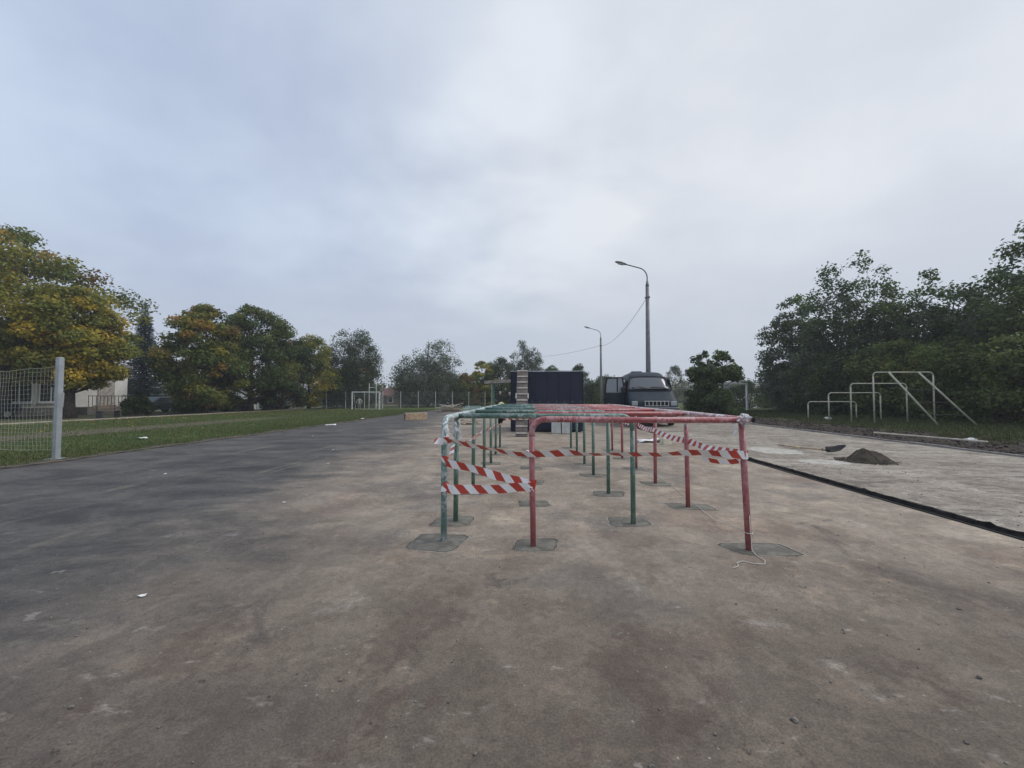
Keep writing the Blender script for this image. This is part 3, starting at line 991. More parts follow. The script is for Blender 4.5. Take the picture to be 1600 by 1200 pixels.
tree('bushy_tree', 'low dark green bush around the foot of the smaller lamp', (9.4, 48.0, -0.1), 3.9, 2.7, 0.05, 'bush',
     [(GRN, 3), (DGR, 2)], 10000, 26, L=0.17, trunk_r=0.1)
tree('bushy_tree', 'low green bush behind the parked van', (13.6, 47.6, -0.1), 3.6, 2.6, 0.05, 'bush',
     [(GRN, 2), (MGR, 2), (SIL2, 1)], 8000, 27, L=0.18, trunk_r=0.1)
tree('pale_tree', 'thin pale leafed tree far behind the van', (23.0, 62.0, -0.1), 6.2, 2.6, 0.6, 'birch',
     [((.18, .17, .11), 2), (SIL, 2)], 3500, 28, L=0.2, trunk_r=0.1, droop=0.6)
tree('bushy_tree', 'leafy dark green tree hiding the white goal by the verge', (12.6, 26.9, -0.02), 4.9, 1.85, 2.5, 'column',
     [(GRN, 3), (SIL2, 3), (DGR, 2), (MGR, 1)], 10500, 29, L=0.15, trunk_r=0.09, clump=0.17, irr=0.5, nstem=3,
     leaders=[(-.45, 0, .95, .5), (.25, 0, 1.0, .5), (.8, 0, .85, .4)])
tree('bushy_tree', 'sparse olive bush in front of the grey roofed shed', (23.4, 42.6, -0.02), 2.9, 2.5, 0.05, 'bush',
     [(GRN, 2), (MGR, 1), (DGR, 3)], 7500, 61, L=0.17, trunk_r=0.08, nstem=3)
tree('dark_shrub', 'dark shrub grown round the foot of the tree by the goal', (11.75, 26.0, 0.0), 2.45, 1.5, 0.05, 'bush',
     [(DGR, 3), (GRN, 3), (SIL2, 1)], 12000, 30, L=0.13, trunk_r=0.05, cat='shrub', nstem=3)

# ---- right: row of acacias and overgrown hedge along the verge
RP = [(GRN, 3), (SIL2, 2.4), (DGR, 2.4), (MGR, .8)]
tree('acacia_tree', 'slim acacia at the end of the row near the white goal', (22.2, 33.2, 0.1), 10.3, 2.5, 0.7, 'column', RP, 26000, 31, L=0.17,
     trunk_r=0.16, clump=0.21, irr=0.45, droop=0.4, nstem=2, leaders=[(0, 0, 1.0, .75), (-.6, .2, .78, .6), (.7, -.2, .8, .6)])
tree('acacia_tree', 'tall many topped acacia behind the shortest exercise bar', (22.3, 27.4, 0.1), 11.3, 3.5, 0.7, 'column', RP, 44000, 32, L=0.17,
     trunk_r=0.2, clump=0.195, irr=0.5, droop=0.4, nstem=3, leaders=[(-.5, 0, .93, .45), (.22, 0, 1.0, .48), (.8, 0, .84, .45)])
tree('acacia_tree', 'gappy acacia between the many topped one and the leaning one', (24.2, 23.4, 0.1), 8.9, 2.6, 0.7, 'column', RP, 26000, 33, L=0.16,
     trunk_r=0.16, clump=0.21, irr=0.5, droop=0.4, nstem=2, leaders=[(-.35, 0, 1.0, .4), (.6, 0, .85, .5)])
tree('acacia_tree', 'tallest acacia of the row, behind the big exercise bar', (25.2, 20.0, 0.1), 9.7, 3.7, 0.8, 'column', RP, 42000, 34, L=0.16,
     trunk_r=0.2, clump=0.19, irr=0.5, droop=0.4, nstem=3, leaders=[(-.1, 0, 1.04, .42), (-.75, 0, .80, .5), (.7, 0, .92, .5)])
tree('acacia_tree', 'low acacia filling the row behind the second lowest exercise bar', (24.4, 25.6, 0.1), 8.1, 2.4, 0.7, 'column', RP, 20000, 35, L=0.16,
     trunk_r=0.13, clump=0.24, irr=0.4, droop=0.4, nstem=2, leaders=[(0, 0, 1.0, .7), (-.6, .1, .85, .6), (.6, 0, .9, .6)])
tree('acacia_tree', 'acacia with a broken top left of the tallest acacia', (26.0, 22.6, 0.1), 8.8, 2.7, 0.7, 'column', RP, 22000, 36, L=0.16,
     trunk_r=0.14, clump=0.24, irr=0.4, droop=0.4, nstem=2, leaders=[(0, 0, 1.0, .6), (-.7, .1, .9, .5), (.6, 0, .92, .6)])
HP = [(GRN, 2.4), (MGR, 4.2), ((.16, .20, .06), 1.2), (OLV, .5)]
for i, (hx, hy, hh, hr, lab) in enumerate([
        (21.2, 30.6, 3.4, 2.2, 'dense green shrub filling the gap under the slim acacia'),
        (20.9, 26.4, 4.0, 2.1, 'dense green shrub behind the shortest exercise bar'),
        (21.6, 23.6, 4.4, 2.2, 'dense green shrub directly behind the middle exercise bars'),
        (22.0, 20.9, 4.2, 2.1, 'vine covered shrub behind the tallest exercise bar'),
        (22.0, 18.0, 3.9, 2.0, 'vine covered shrub past the foot of the leaning ladder'),
        (22.4, 15.4, 4.0, 2.1, 'vine covered shrub at the end of the hedge')]):
    tree('hedge_shrub', lab, (hx, hy, 0.08), hh, hr, 0.02, 'hedge', HP if i > 1 else [(DGR, 3), (GRN, 3), (SIL2, 1)], 14000, 50 + i, L=0.145,
         trunk_r=0.08, clump=0.21, irr=0.2, cat='shrub', group='overgrown hedge along the verge', nstem=3)


# far belt of woods, reads as one mass
def far_wood(seed=77):
    rng = np.random.default_rng(seed)
    P, K = [], []
    for i in range(420):
        a = rnd(rng, -1.15, 1.25)
        d = rnd(rng, 105, 160)
        x, y = math.sin(a) * d, math.cos(a) * d
        if y > 210 or abs(x) > 195:
            continue
        h = rnd(rng, 3.0, 6.5)
        n = 70
        q = rng.normal(size=(n, 3)) * np.array([1.9, 1.9, h * .30]) + np.array([x, y, h * .5])
        q = q[(q[:, 2] > 0) & (q[:, 2] < h * 1.15)]
        P.append(q)
        base = np.array([SIL2, GRN, OLV, SIL][rng.integers(0, 4)])
        K.append(base * (0.7 + 0.6 * rng.random((len(q), 1))))
    P, K = np.concatenate(P), np.concatenate(K)
    nn = rng.normal(size=P.shape) + np.array([0, -0.4, .6])
    nn /= np.linalg.norm(nn, axis=1, keepdims=True)
    V, F = leaves(P, nn, 1.1, rng)
    o = np_mesh('distant_woods', V, F, 'leaf', col=np.repeat(K, 4, 0))
    tag(o, 'distant belt of grey green woods along the horizon', 'woods', kind='stuff')


far_wood()


# ================================================================== BUILDINGS
def window(parent, c, w, h, sill=True):
    """window on a wall facing +X at c; frame proud of the wall"""
    x, y, z = c
    f = MB()
    f.box((x + .03, y - w / 2 + .04, z), (.08, .08, h))
    f.box((x + .03, y + w / 2 - .04, z), (.08, .08, h))
    f.box((x + .03, y, z), (.07, .07, h - .17))
    f.box((x + .03, y, z + h / 2 - .04), (.076, w - .17, .08))
    f.box((x + .03, y, z - h / 2 + .04), (.076, w - .17, .08))
    wo_ = f.build('window', 'win_white', parent)
    MB().box((x + .012, y, z), (.014, w - .16, h - .16)).build('pane', 'win_glass', wo_)
    if sill:
        MB().box((x + .09, y, z - h / 2 - .05), (.22, w + .16, .07)).build('sill', 'win_white', wo_)


sb = thing('school_building', 'white plastered school building with grey plinth behind the maples', 'building', (-37.4, 0, -0.1))
MB().box((-4, 24.0, 2.35), (8, 20, 3.5)).build('wall', 'plaster', sb)
MB().box((-3.97, 24.0, 0.30), (8.06, 20.06, 0.60)).build('plinth', 'plinth', sb)
MB().box((-4, 24.0, 4.2), (8.5, 20.5, 0.22)).build('roof', 'roof_grey', sb)
for yy in (16.2, 18.6, 21.6, 24.0, 26.4, 28.3):
    window(sb, (0, yy, 1.75), 1.55, 1.5)
pr_ = MB().box((1.1, 30.9, 0.30), (2.0, 3.6, 0.60)).build('porch', 'plinth', sb)
rl = MB()
for k in range(13):
    rl.box((2.05, 29.2 + k * 0.28, 1.05), (.03, .03, .9))
rl.box((2.05, 30.9, 1.51), (.05, 3.5, .05))
rl.build('railing', 'rail_dark', pr_)
MB().box((0.05, 32.2, 1.75), (.08, 1.3, 2.2)).build('door', 'timber_grey', sb)

wb = thing('white_outbuilding', 'white wall of a small outbuilding with a cyan panel, seen between trunks', 'building', (-33.4, 44.5, -0.1))
MB().box((0, 0, 1.35), (3.0, 3.4, 2.7)).build('wall', 'plaster', wb)
MB().box((1.53, -0.1, 1.2), (.06, 1.1, 2.2)).build('panel', 'cyan_panel', wb)
MB().box((0, 0, 2.78), (3.4, 3.8, .16)).build('roof', 'roof_grey', wb)


def house(label, loc, w, d, h, rh, wall, roof, rz=0):
    t = thing('house', label, 'house', loc, rz)
    MB().box((0, 0, h / 2), (w, d, h)).build('wall', wall, t)
    o = .35
    v = [(-w / 2 - o, -d / 2 - o, h), (w / 2 + o, -d / 2 - o, h), (w / 2 + o, d / 2 + o, h), (-w / 2 - o, d / 2 + o, h), (-w / 2 - o, 0, h + rh), (w / 2 + o, 0, h + rh)]
    rf = obj('roof', v, [(0, 1, 5, 4), (2, 3, 4, 5), (1, 2, 5), (3, 0, 4), (3, 2, 1, 0)], roof, t)
    MB().box((w * .22, .6, h + rh * .75), (.5, .5, 1.1)).build('chimney', 'plinth', rf)
    for k in (-.28, .05, .32):
        wn = MB().box((w * k, -d / 2 - .02, h * .55), (1.0, .06, 1.2)).build('window', 'win_white', t)
        MB().box((w * k, -d / 2 - .06, h * .55), (.8, .03, 1.0)).build('pane', 'win_glass', wn)
    return t


house('low house with a dull red roof behind the goal', (-25.0, 76.0, -0.1), 8, 6, 1.7, 1.5, 'timber_dark', 'roof_red', 0.15)
house('pale house with a dark red roof beside the willow', (-19.6, 80.0, -0.1), 6, 6, 2.0, 1.6, 'plaster', 'roof_red', -0.1)
house('grey roofed shed glimpsed behind the white football goal by the verge', (29.6, 51.0, -0.05), 7, 5, 2.2, 1.2, 'plaster', 'roof_grey', 0.1)

# wooden shelter behind the box
sh = thing('shelter', 'open wooden shelter with flat roof and green posts behind the box', 'shelter', (-2.6, 45.0, -0.01))
MB().box((0, 0, 3.15), (5.2, 3.0, 0.34), mtx=Matrix.Rotation(-0.05, 3, 'Y')).build('roof', 'roof_board', sh)
for px, py in ((-1.75, -1.2), (2.2, -1.2), (-1.75, 1.2), (2.2, 1.2)):
    MB().box((px, py, 1.52 + 0.05 * px), (.16, .16, 3.04 + 0.1 * px)).build('post', 'shelter_post', sh)


# ================================================================== FENCE, GOALS
fe = thing('wire_fence', 'wire mesh fence on pale posts across the end of the field', 'fence', (0, 0, 0))
fx = np.arange(-31.0, -3.9, 1.95)
fy = lambda x: 42.3 + 0.30 * (x + 25) if x > -25 else 42.3
fp0 = MB().tube([(0, 0, -0.2), (0, 0, 2.0)], 0.045, 8).build('post', 'fence_post', fe, loc=(fx[0], fy(fx[0]), 0))
pm = MB()
for k in range(1, 13):
    pm.box((k * 0.15, 0, 1.0), (.009, .009, 1.8))
for k in range(11):
    pm.box((0.97, 0.012, 0.12 + k * 0.178), (1.9, .009, .009))
pan = None
for i, x in enumerate(fx):
    if i:
        share('post', fp0, fe, (x, fy(x), 0), (rnd(rk, -.015, .015), rnd(rk, -.015, .015), 0))
    if i < len(fx) - 1:
        ang = math.atan2(fy(fx[i + 1]) - fy(x), fx[i + 1] - x)
        if pan is None:
            pan = pm.build('mesh_panel', 'fence_wire', fe, loc=(x, fy(x), 0), rot=(0, 0, ang))
        else:
            share('mesh_panel', pan, fe, (x, fy(x), 0), (0, 0, ang), (1.02, 1, 1))


def goal(label, loc, w, h, depth, rz, r=0.05, m='white_post', stays=True):
    t = thing('football_goal', label, 'goal', loc, rz)
    for s in (-1, 1):
        MB().box((s * w / 2, 0, h / 2 - .1), (2 * r, 2 * r, h + .2)).build('post', m, t)
        if stays:
            MB().tube([(s * w / 2, .05, h - .1), (s * w / 2, depth * .45, h - .1), (s * w / 2, depth, 0)], .02, 6).build('back_stay', m, t)
    MB().box((0, 0, h + r), (w + 2 * r + .006, 2 * r + .006, 2 * r)).build('crossbar', m, t)
    if stays:
        MB().tube([(-w / 2, depth, 0.02), (w / 2, depth, 0.02)], .02, 6).build('ground_bar', m, t)
    return t


goal('small white football goal standing on the grass field', (-17.35, 39.9, 0), 2.9, 1.80, 0.9, 0.03, 0.055)
goal('white goal frame half hidden by the tree on the verge', (16.2, 33.4, 0.0), 6.2, 2.42, 1.0, 0.42, 0.07, stays=False)

# white H shaped posts beyond the goal
hp = thing('goal_posts', 'white H shaped posts rising behind the small football goal', 'posts', (-18.45, 44.3, -0.01), 0.0)
for s in (-.42, .42):
    MB().tube([(s, 0, -.1), (s, 0, 2.95)], .045, 8).build('post', 'white_post', hp)
MB().tube([(-.42, 0, 2.45), (.42, 0, 2.45)], .035, 8).build('crossbar', 'white_post', hp)

# white boom beyond the fence
bm = thing('barrier_boom', 'white boom with an upright pole beyond the wire fence', 'barrier', (-13.8, 53.0, -0.01))
MB().box((0, 0, 1.0), (1.5, .18, .28), bev=.03).build('boom', 'white_post', bm)
MB().box((.62, .14, 1.0), (.09, .09, 2.1)).build('pole', 'white_post', bm)

# net and its post on the field
np_ = thing('net_post', 'square grey steel post holding the sports net at the field edge', 'post', (-9.8, 7.55, 0))
MB().box((0, 0, 1.01), (.095, .095, 2.22), bev=.01).build('upright', 'net_grey', np_)
MB().box((0, 0, .016), (.24, .24, .025), bev=.006).build('base_plate', 'net_grey', np_)
MB().tube([(-.045, 0, 1.98), (-.10, 0, 1.98)], .012, 6).build('hook', 'net_grey', np_)


def net():
    b = MB()
    nx, nzv = 48, 19
    x0, x1 = -9.86, -14.5

    def P(u, v):
        sag = 0.10 * math.sin(PI * u) * (0.4 + 0.6 * v) + .045 * mnoise.noise(Vector((u * 9, v * 3, 1)))
        zt, zb = 1.93 - sag, 0.20 - 0.03 * math.sin(PI * u * 2)
        return Vector((x0 + (x1 - x0) * u, 7.56 + 0.55 * u + 0.05 * mnoise.noise(Vector((u * 6, v * 4, 5))), zb + (zt - zb) * v))
    for j in range(nzv + 1):
        r = 0.0045 if j in (0, nzv) else 0.0020
        b.tube([P(i / nx, j / nzv) for i in range(0, nx + 1, 2)], r, 3, cap=False)
    for i in range(0, nx + 1):
        b.tube([P(i / nx, j / nzv) for j in range(0, nzv + 1, 3)] + [P(i / nx, 1.0)], 0.0020, 3, cap=False)
    b.tube([P(0, 1.0), (-9.80, 7.55, 1.98)], 0.006, 4)
    b.tube([P(0, 0.0), (-9.81, 7.55, 0.24)], 0.006, 4)
    return tag(b.build('sports_net', 'net'), 'square meshed pale net stretched from the grey post', 'net')


net()


# ================================================================== LAMPS
def lamp(label, loc, rz=0.0):
    t = thing('street_lamp', label, 'street lamp', loc, rz, 'street lamps along the court')
    MB().tube([(0, 0, -.2), (0, 0, 3.0), (0, 0, 7.95)], [.165, .14, .10], 12).build('pole', 'lamp_grey', t, smooth=True)
    MB().tube([(0, 0, 7.93), (0, 0, 8.0), (0, 0, 8.28)], [.11, .10, .045], 10).build('collar', 'lamp_grey', t, smooth=True)
    pts = [(0, 0, 8.1), (0, 0, 8.45)] + [tuple(p) for p in arc((-.62, 0, 8.45), .62, 0, R(72), (1, 0, 0), (0, 0, 1), 8)][1:]
    e = Vector(pts[-1])
    pts.append(tuple(e + Vector((-.85, 0, .24))))
    MB().tube(pts, .034, 8).build('arm', 'lamp_grey', t, smooth=True)
    h = MB()
    e = Vector(pts[-1])
    rings = []
    for k, (q, w, hh) in enumerate(((-.08, .05, .05), (.0, .11, .08), (.25, .155, .11), (.50, .13, .08), (.62, .05, .03))):
        rings.append([(-q, math.cos(a) * w, .26 * q + math.sin(a) * hh * (1 if math.sin(a) > 0 else .45)) for a in [2 * PI * i / 10 for i in range(10)]])
    vs = [Vector(p) + e for r_ in rings for p in r_]
    fs = [(r_ * 10 + i, r_ * 10 + (i + 1) % 10, (r_ + 1) * 10 + (i + 1) % 10, (r_ + 1) * 10 + i) for r_ in range(4) for i in range(10)]
    fs += [tuple(range(9, -1, -1)), tuple(range(40, 50))]
    hd = obj('lamp_head', vs, fs, 'lamp_head', t, smooth=True)
    MB().box(e + Vector((-.28, 0, .02)), (.34, .2, .03), mtx=Matrix.Rotation(.25, 3, 'Y')).build('lens', 'lamp_lens', hd)
    MB().box((0, 0, 7.25), (.26, .26, .10), bev=.02).build('wire_bracket', 'lamp_grey', t)
    return t


lamp('tall grey street lamp standing right behind the dark van', (7.05, 23.2, 0.03))
lamp('grey street lamp among the bushes between box and van', (8.15, 44.4, -0.02), 0.04)


def cat_wire(a, b, sag, n=20):
    a, b = Vector(a), Vector(b)
    return [a.lerp(b, i / n) - Vector((0, 0, sag * 4 * (i / n) * (1 - i / n))) for i in range(n + 1)]


up_ = thing('utility_pole', 'plain wooden utility pole behind the slender birch', 'pole', (-0.4, 66.0, -0.1))
MB().tube([(0, 0, -.2), (0, 0, 8.6)], [.15, .10], 8).build('pole', 'timber_dark', up_)
MB().box((0, 0, 8.3), (1.2, .1, .1)).build('crossarm', 'timber_dark', up_)
tag(MB().tube(cat_wire((7.03, 23.2, 7.28), (8.12, 44.4, 7.24), 0.75), .013, 5).build('overhead_wire', 'wire'),
    'thin overhead wire sagging between the two street lamps', 'wire')
tag(MB().tube(cat_wire((8.12, 44.4, 7.24), (-0.4, 66.0, 8.2), 0.35), .015, 5).build('overhead_wire', 'wire'),
    'thin overhead wire running from the smaller lamp to the birch', 'wire')

# ================================================================== PIPE LABYRINTH
HB, PR = 1.095, 0.0265
XL, XI_R, XI_G, XR = -0.765, 0.015, 1.045, 1.795


def xr(y):
    return XR + 0.030 * (y - 3.36)

RY = [3.36, 4.62, 5.86, 7.06, 8.24, 9.42]
GY = [3.99, 5.22, 6.44, 7.50, 8.66, 9.90]
lab = thing('pipe_labyrinth', 'low labyrinth of red and green pipe hoops, partly wrapped in film', 'labyrinth', (0, 0, 0))
# side rails
lp = [(XL - .005, 3.44, -.25), (XL - .005, 3.44, HB - .10)] + arc((XL, 3.54, HB - .10), .10, PI, PI / 2, (0, 1, 0), (0, 0, 1), 5)[1:] + [(XL, y, HB + 0.004 * math.sin(y * 2)) for y in np.arange(4.0, 10.3, .6)]
rail_l = MB().tube(lp, PR + .002, 12).build('side_rail', 'green_rail', lab, smooth=True)
rail_r = MB().tube([(XR + .02, 3.29, HB)] + [(xr(y), y, HB + 0.004 * math.sin(y * 1.7)) for y in np.arange(3.9, 10.0, .6)], PR + .002, 12).build('side_rail', 'red_rail', lab, smooth=True)


def hoop(y, xo, xi, post_m, bar_m, lean=0.0, rb=.115):
    sgn = 1 if xo > xi else -1
    c = (xi + sgn * rb, y, HB - rb)
    pts = [(xi + lean * .3, y, -.25), (xi, y, HB - rb - .02)]
    bar = arc(c, rb, PI, PI / 2, (sgn, 0, 0), (0, 0, 1), 6)
    bar = [(xi, y, HB - rb - .03)] + bar + [((xi + xo) / 2, y, HB - .004), (xo - sgn * .01, y, HB - .002)]
    bo = MB().tube(bar, PR, 12).build('hoop_bar', bar_m, lab, smooth=True)
    MB().tube(pts, PR - .0015, 12).build('post', post_m, lab, smooth=True)
    MB().tube([(xo + lean, y, -.25), (xo, y, HB - .012)], PR - .001, 12).build('post', post_m, lab, smooth=True)
    return bo


for i, y in enumerate(RY):
    hoop(y, xr(y), XI_R, 'red_post', 'red_pipe', 0.050 if i == 0 else rnd(rk, -.01, .015))
for i, y in enumerate(GY):
    hoop(y, XL, XI_G, 'green_post', 'green_pipe', rnd(rk, -.012, .006))


def crumple(name, c, r, m, parent, seed, sq=(1, 1, 1), n=9, k=0.35):
    V, F = [], []
    c = Vector(c)
    for i in range(n + 1):
        th = PI * i / n
        for j in range(2 * n):
            ph = PI * j / n
            d = Vector((math.sin(th) * math.cos(ph), math.sin(th) * math.sin(ph), math.cos(th)))
            q = 1 + k * mnoise.noise(d * 2.3 + Vector((seed, 0, 0))) * 1.5 + k * .5 * mnoise.noise(d * 6 + Vector((0, seed, 0)))
            V.append(c + Vector((d.x * sq[0], d.y * sq[1], d.z * sq[2])) * r * q)
    w = 2 * n
    for i in range(n):
        for j in range(w):
            F.append((i * w + j, (i + 1) * w + j, (i + 1) * w + (j + 1) % w, i * w + (j + 1) % w))
    return obj(name, V, F, m, parent)


fb = crumple('film_bunch', (XR + .012, 3.33, HB), .05, 'film', lab, 3, (1.1, 1.1, .95))
MB().tube([(XR + .045, 3.268, HB + .004), (XR + .047, 3.262, HB + .004)], .020, 10).build('pipe_end', 'hole', fb)
crumple('film_bunch', (XL + .01, 10.18, HB + .01), .062, 'film_yellow', lab, 8, (1.2, 1, .9))
crumple('film_bunch', (XL + .0, 3.46, HB - .16), .037, 'film', lab, 12, (1, 1, 2.6), k=.3)
crumple('film_bunch', (XL - .0, 3.98, HB - .15), .036, 'film', lab, 15, (1.1, 1.1, 2.8), k=.5)
crumple('film_bunch', (xr(4.62), 4.62, HB - .12), .033, 'film', lab, 17, (1, 1, 2.0), k=.4)


def scrap(pts, w, parent, seed):
    V, F = [], []
    for i, p in enumerate(pts):
        d = Vector((math.cos(seed + i * .7), math.sin(seed + i * .7), .2)) * w * (1 - .5 * i / len(pts))
        V += [Vector(p) - d, Vector(p) + d]
    for i in range(len(pts) - 1):
        F.append((2 * i, 2 * i + 1, 2 * i + 3, 2 * i + 2))
    return obj('film_scrap', V, F, 'film', parent)


scrap([(XL + .03, 3.97, HB - .04), (XL + .055, 3.95, HB - .12), (XL + .06, 3.95, HB - .20), (XL + .035, 3.94, HB - .25)], .018, lab, 1)
scrap([(XL - .03, 3.97, HB - .05), (XL - .05, 3.95, HB - .14), (XL - .045, 3.95, HB - .22)], .016, lab, 4)
scrap([(XR - .06, 3.36, HB - .02), (XR - .065, 3.35, HB - .09), (XR - .055, 3.35, HB - .14)], .022, lab, 2)
scrap([(XR + .02, 4.60, HB - .02), (XR + .005, 4.58, HB - .10)], .015, lab, 6)

# ---- cement footings
rf = random.Random(21)


def blob(n, rx, ry, rng, j=0.16, sq=0.5):
    out = []
    sk = rng.uniform(-.22, .22)
    ta = rng.uniform(-.12, .12)
    for i in range(n):
        a = 2 * PI * i / n
        ca, sa = math.cos(a), math.sin(a)
        k = (abs(ca) ** 7 + abs(sa) ** 7) ** (-1 / 7)
        k *= 1 + rng.uniform(-j, j)
        px, py = ca * k, sa * k
        out.append((px * rx * (1 + ta * py) + sk * rx * py, py * ry * (1 + ta * px)))
    return out


def footing(x, y, rx, ry, label, group, dx=0, dy=0, wet='cement_wet'):
    t = thing('cement_footing', label, 'footing', (x + dx, y + dy, 0), rnd(rf, -.15, .15), group)
    n = 28
    p = blob(n, rx * .88, ry * .88, rf, .045)
    V = [(a * .0, b * .0, .007) for a, b in p[:1]]
    V += [(a * .55, b * .55, .0065 + rnd(rf, -.0015, .002)) for a, b in p]
    V += [(a * .93, b * .93, .0055 + rnd(rf, -.001, .001)) for a, b in p]
    V += [(a, b, -.004) for a, b in p]
    F = [(0, 1 + i, 1 + (i + 1) % n) for i in range(n)]
    for r_ in range(2):
        o = 1 + r_ * n
        F += [(o + i, o + n + i, o + n + (i + 1) % n, o + (i + 1) % n) for i in range(n)]
    obj('wet_cement', V, F, wet, t, smooth=True)
    V = [(a * .985, b * .985, .0034) for a, b in p] + [(a * (1.0 + q), b * (1.0 + q), .0030) for (a, b), q in zip(p, [max(.003, .035 * (mnoise.noise(Vector((math.cos(2 * PI * i / n) * 1.7 + x, math.sin(2 * PI * i / n) * 1.7 + y, 3))) + .15)) for i in range(n)])]
    F = [(i, n + i, n + (i + 1) % n, (i + 1) % n) for i in range(n)]
    obj('edge_gap', V, F, 'tar', t)
    V = [(a * 1.0, b * 1.0, .0026) for a, b in p]
    ph_ = rnd(rf, 0, 6)
    rw = [1.02 + .20 * max(0, mnoise.noise(Vector((math.cos(2 * PI * i / n) * 1.3 + ph_, math.sin(2 * PI * i / n) * 1.3, 0))) + .12) + rnd(rf, 0, .05) for i in range(n)]
    V += [(a * q, b * q, .0018) for (a, b), q in zip(p, rw)]
    F = [(i, n + i, n + (i + 1) % n, (i + 1) % n) for i in range(n)]
    obj('dried_rim', V, F, 'cement_dry', t)
    return t


footing(XL, 3.44, .25, .225, 'wet cement footing under the nearer green corner post', None, -.06, -.02)
footing(XL, GY[0], .22, .19, 'cement footing of the second post on the green side', None, -.03, .02)
footing(XI_R, RY[0], .205, .16, 'dark square cement footing under the bent red front post', None, .03, .04)
footing(XI_G, GY[0], .22, .16, 'cement footing under the green post between two red ones', None, -.03, .08)
footing(XR + .045, RY[0], .30, .15, 'wide greenish cement footing under the red corner post with string', None, .10, .03)
footing(XI_R, RY[1], .20, .15, 'pale rimmed cement footing of the second bent red post', None, .03, .08)
footing(xr(RY[1]), RY[1], .27, .15, 'flat cement footing of the second post on the red side', None, .05, .04)
ORD = ['first', 'second', 'third', 'fourth', 'fifth', 'sixth']
for k in range(2, 6):
    footing(xr(RY[k]), RY[k], .22, .16, 'small cement footing of the %s red side post from the string corner' % ORD[k], 'red side footings')
    footing(XI_R, RY[k], .21, .16, 'small cement footing of the %s bent red post from the tape' % ORD[k], 'inner red footings')
for k in range(1, 6):
    footing(XL, GY[k], .21, .16, 'small cement footing of the %s green side post behind the corner post' % ORD[k], 'green side footings')
    footing(XI_G, GY[k], .23, .17, 'small cement footing of the %s inner green post behind the front tape' % ORD[k], 'inner green footings')


# ---- barrier tape
def ribbon(name, label, pts, w, twist, group=None, wrap=None, seed=0.0):
    """twist: angle (rad) of the tape's width away from vertical, per point"""
    pts = [Vector(p) for p in pts]
    # resample
    out, tw = [], []
    for i in range(len(pts) - 1):
        m_ = max(2, int((pts[i + 1] - pts[i]).length / .035))
        for k in range(m_):
            f = k / m_
            out.append(pts[i].lerp(pts[i + 1], f))
            tw.append(twist[i] + (twist[i + 1] - twist[i]) * f)
    out.append(pts[-1])
    tw.append(twist[-1])
    # small flutter
    for i in range(1, len(out) - 1):
        out[i] = out[i] + Vector((0, .010 * mnoise.noise(Vector((i * .23, seed, 0))), .008 * mnoise.noise(Vector((i * .19, 3, seed)))))
    tw = [max(-.4, min(1.08, q + .55 * mnoise.noise(Vector((i * .13, 5, seed * 3))))) for i, q in enumerate(tw)]
    V, F, U = [], [], []
    u = 0.0
    for i, p in enumerate(out):
        t = (out[min(i + 1, len(out) - 1)] - out[max(i - 1, 0)]).normalized()
        s = t.cross(Vector((0, 0, 1)))
        s = s.normalized() if s.length > 1e-4 else Vector((1, 0, 0))
        v = s.cross(t).normalized()
        d = (v * math.cos(tw[i]) + s * math.sin(tw[i])) * (w / 2)
        if i:
            u += (out[i] - out[i - 1]).length
        cr = s * (.009 * mnoise.noise(Vector((i * .5, 1, seed))))
        d = d * (1 + .22 * mnoise.noise(Vector((i * .31, 8, seed))))
        V += [p - d, p + cr, p + d]
        U += [(u, 0), (u, w / 2), (u, w)]
    for i in range(len(out) - 1):
        for k in range(2):
            F.append((3 * i + k, 3 * i + 3 + k, 3 * i + 4 + k, 3 * i + 1 + k))
    me = bpy.data.meshes.new(name)
    me.from_pydata([tuple(v) for v in V], [], F)
    uvl = me.uv_layers.new(name='UVMap')
    for lp_ in me.loops:
        uvl.data[lp_.index].uv = U[lp_.vertex_index]
    me.materials.append(M['tape'])
    me.polygons.foreach_set('use_smooth', [True] * len(me.polygons))
    o = bpy.data.objects.new(name, me)
    link(o)
    return tag(o, label, 'barrier tape', group)


def turn(c, z, r=.033, a0=0.0, n=10, dz=0.0):
    return [(c[0] + math.cos(a0 + 2 * PI * i / n) * r, c[1] + math.sin(a0 + 2 * PI * i / n) * r, z + dz * i / n) for i in range(n + 1)]


PLc, PRc, PRR = (XL, 3.44), (XI_R, 3.36), (XR + .012, 3.36)
a = turn(PLc, .90, a0=PI)
b_ = [(-.70, 3.40, .905), (-.55, 3.385, .87), (-.35, 3.375, .83), (-.15, 3.345, .80)]
c_ = turn(PRc, .79, a0=-PI / 2)
ribbon('barrier_tape', 'topmost red white tape, twisted, from green corner post to bent red post', [(-.80, 3.40, .89)] + a[3:] + b_ + c_,
       .062, [0.2] + [0.2] * (len(a) - 3) + [1.1, .75, 1.15, .6] + [0.5] * len(c_), seed=1)
a = turn(PLc, .735, a0=PI, dz=-.03)
c_ = turn(PRc, .545, a0=-PI / 2)
ribbon('barrier_tape', 'slanting flat red white tape below the twisted one', a + [(-.70, 3.395, .70), (-.45, 3.375, .645), (-.2, 3.34, .585)] + c_,
       .070, [0.1] * len(a) + [0.15, .1, .05] + [0.2] * len(c_), seed=2)
a = turn(PLc, .49, a0=PI)
c_ = turn(PRc, .515, a0=-PI / 2)
ribbon('barrier_tape', 'lowest level red white tape between green corner post and bent red post', a + [(-.70, 3.395, .475), (-.45, 3.37, .480), (-.2, 3.34, .50)] + c_,
       .080, [0.0] * len(a) + [0.05, .1, .1] + [0.25] * len(c_), seed=3)
a = turn(PRc, .795, a0=-PI / 2)
c_ = turn(PRR, .80, a0=-PI / 2)
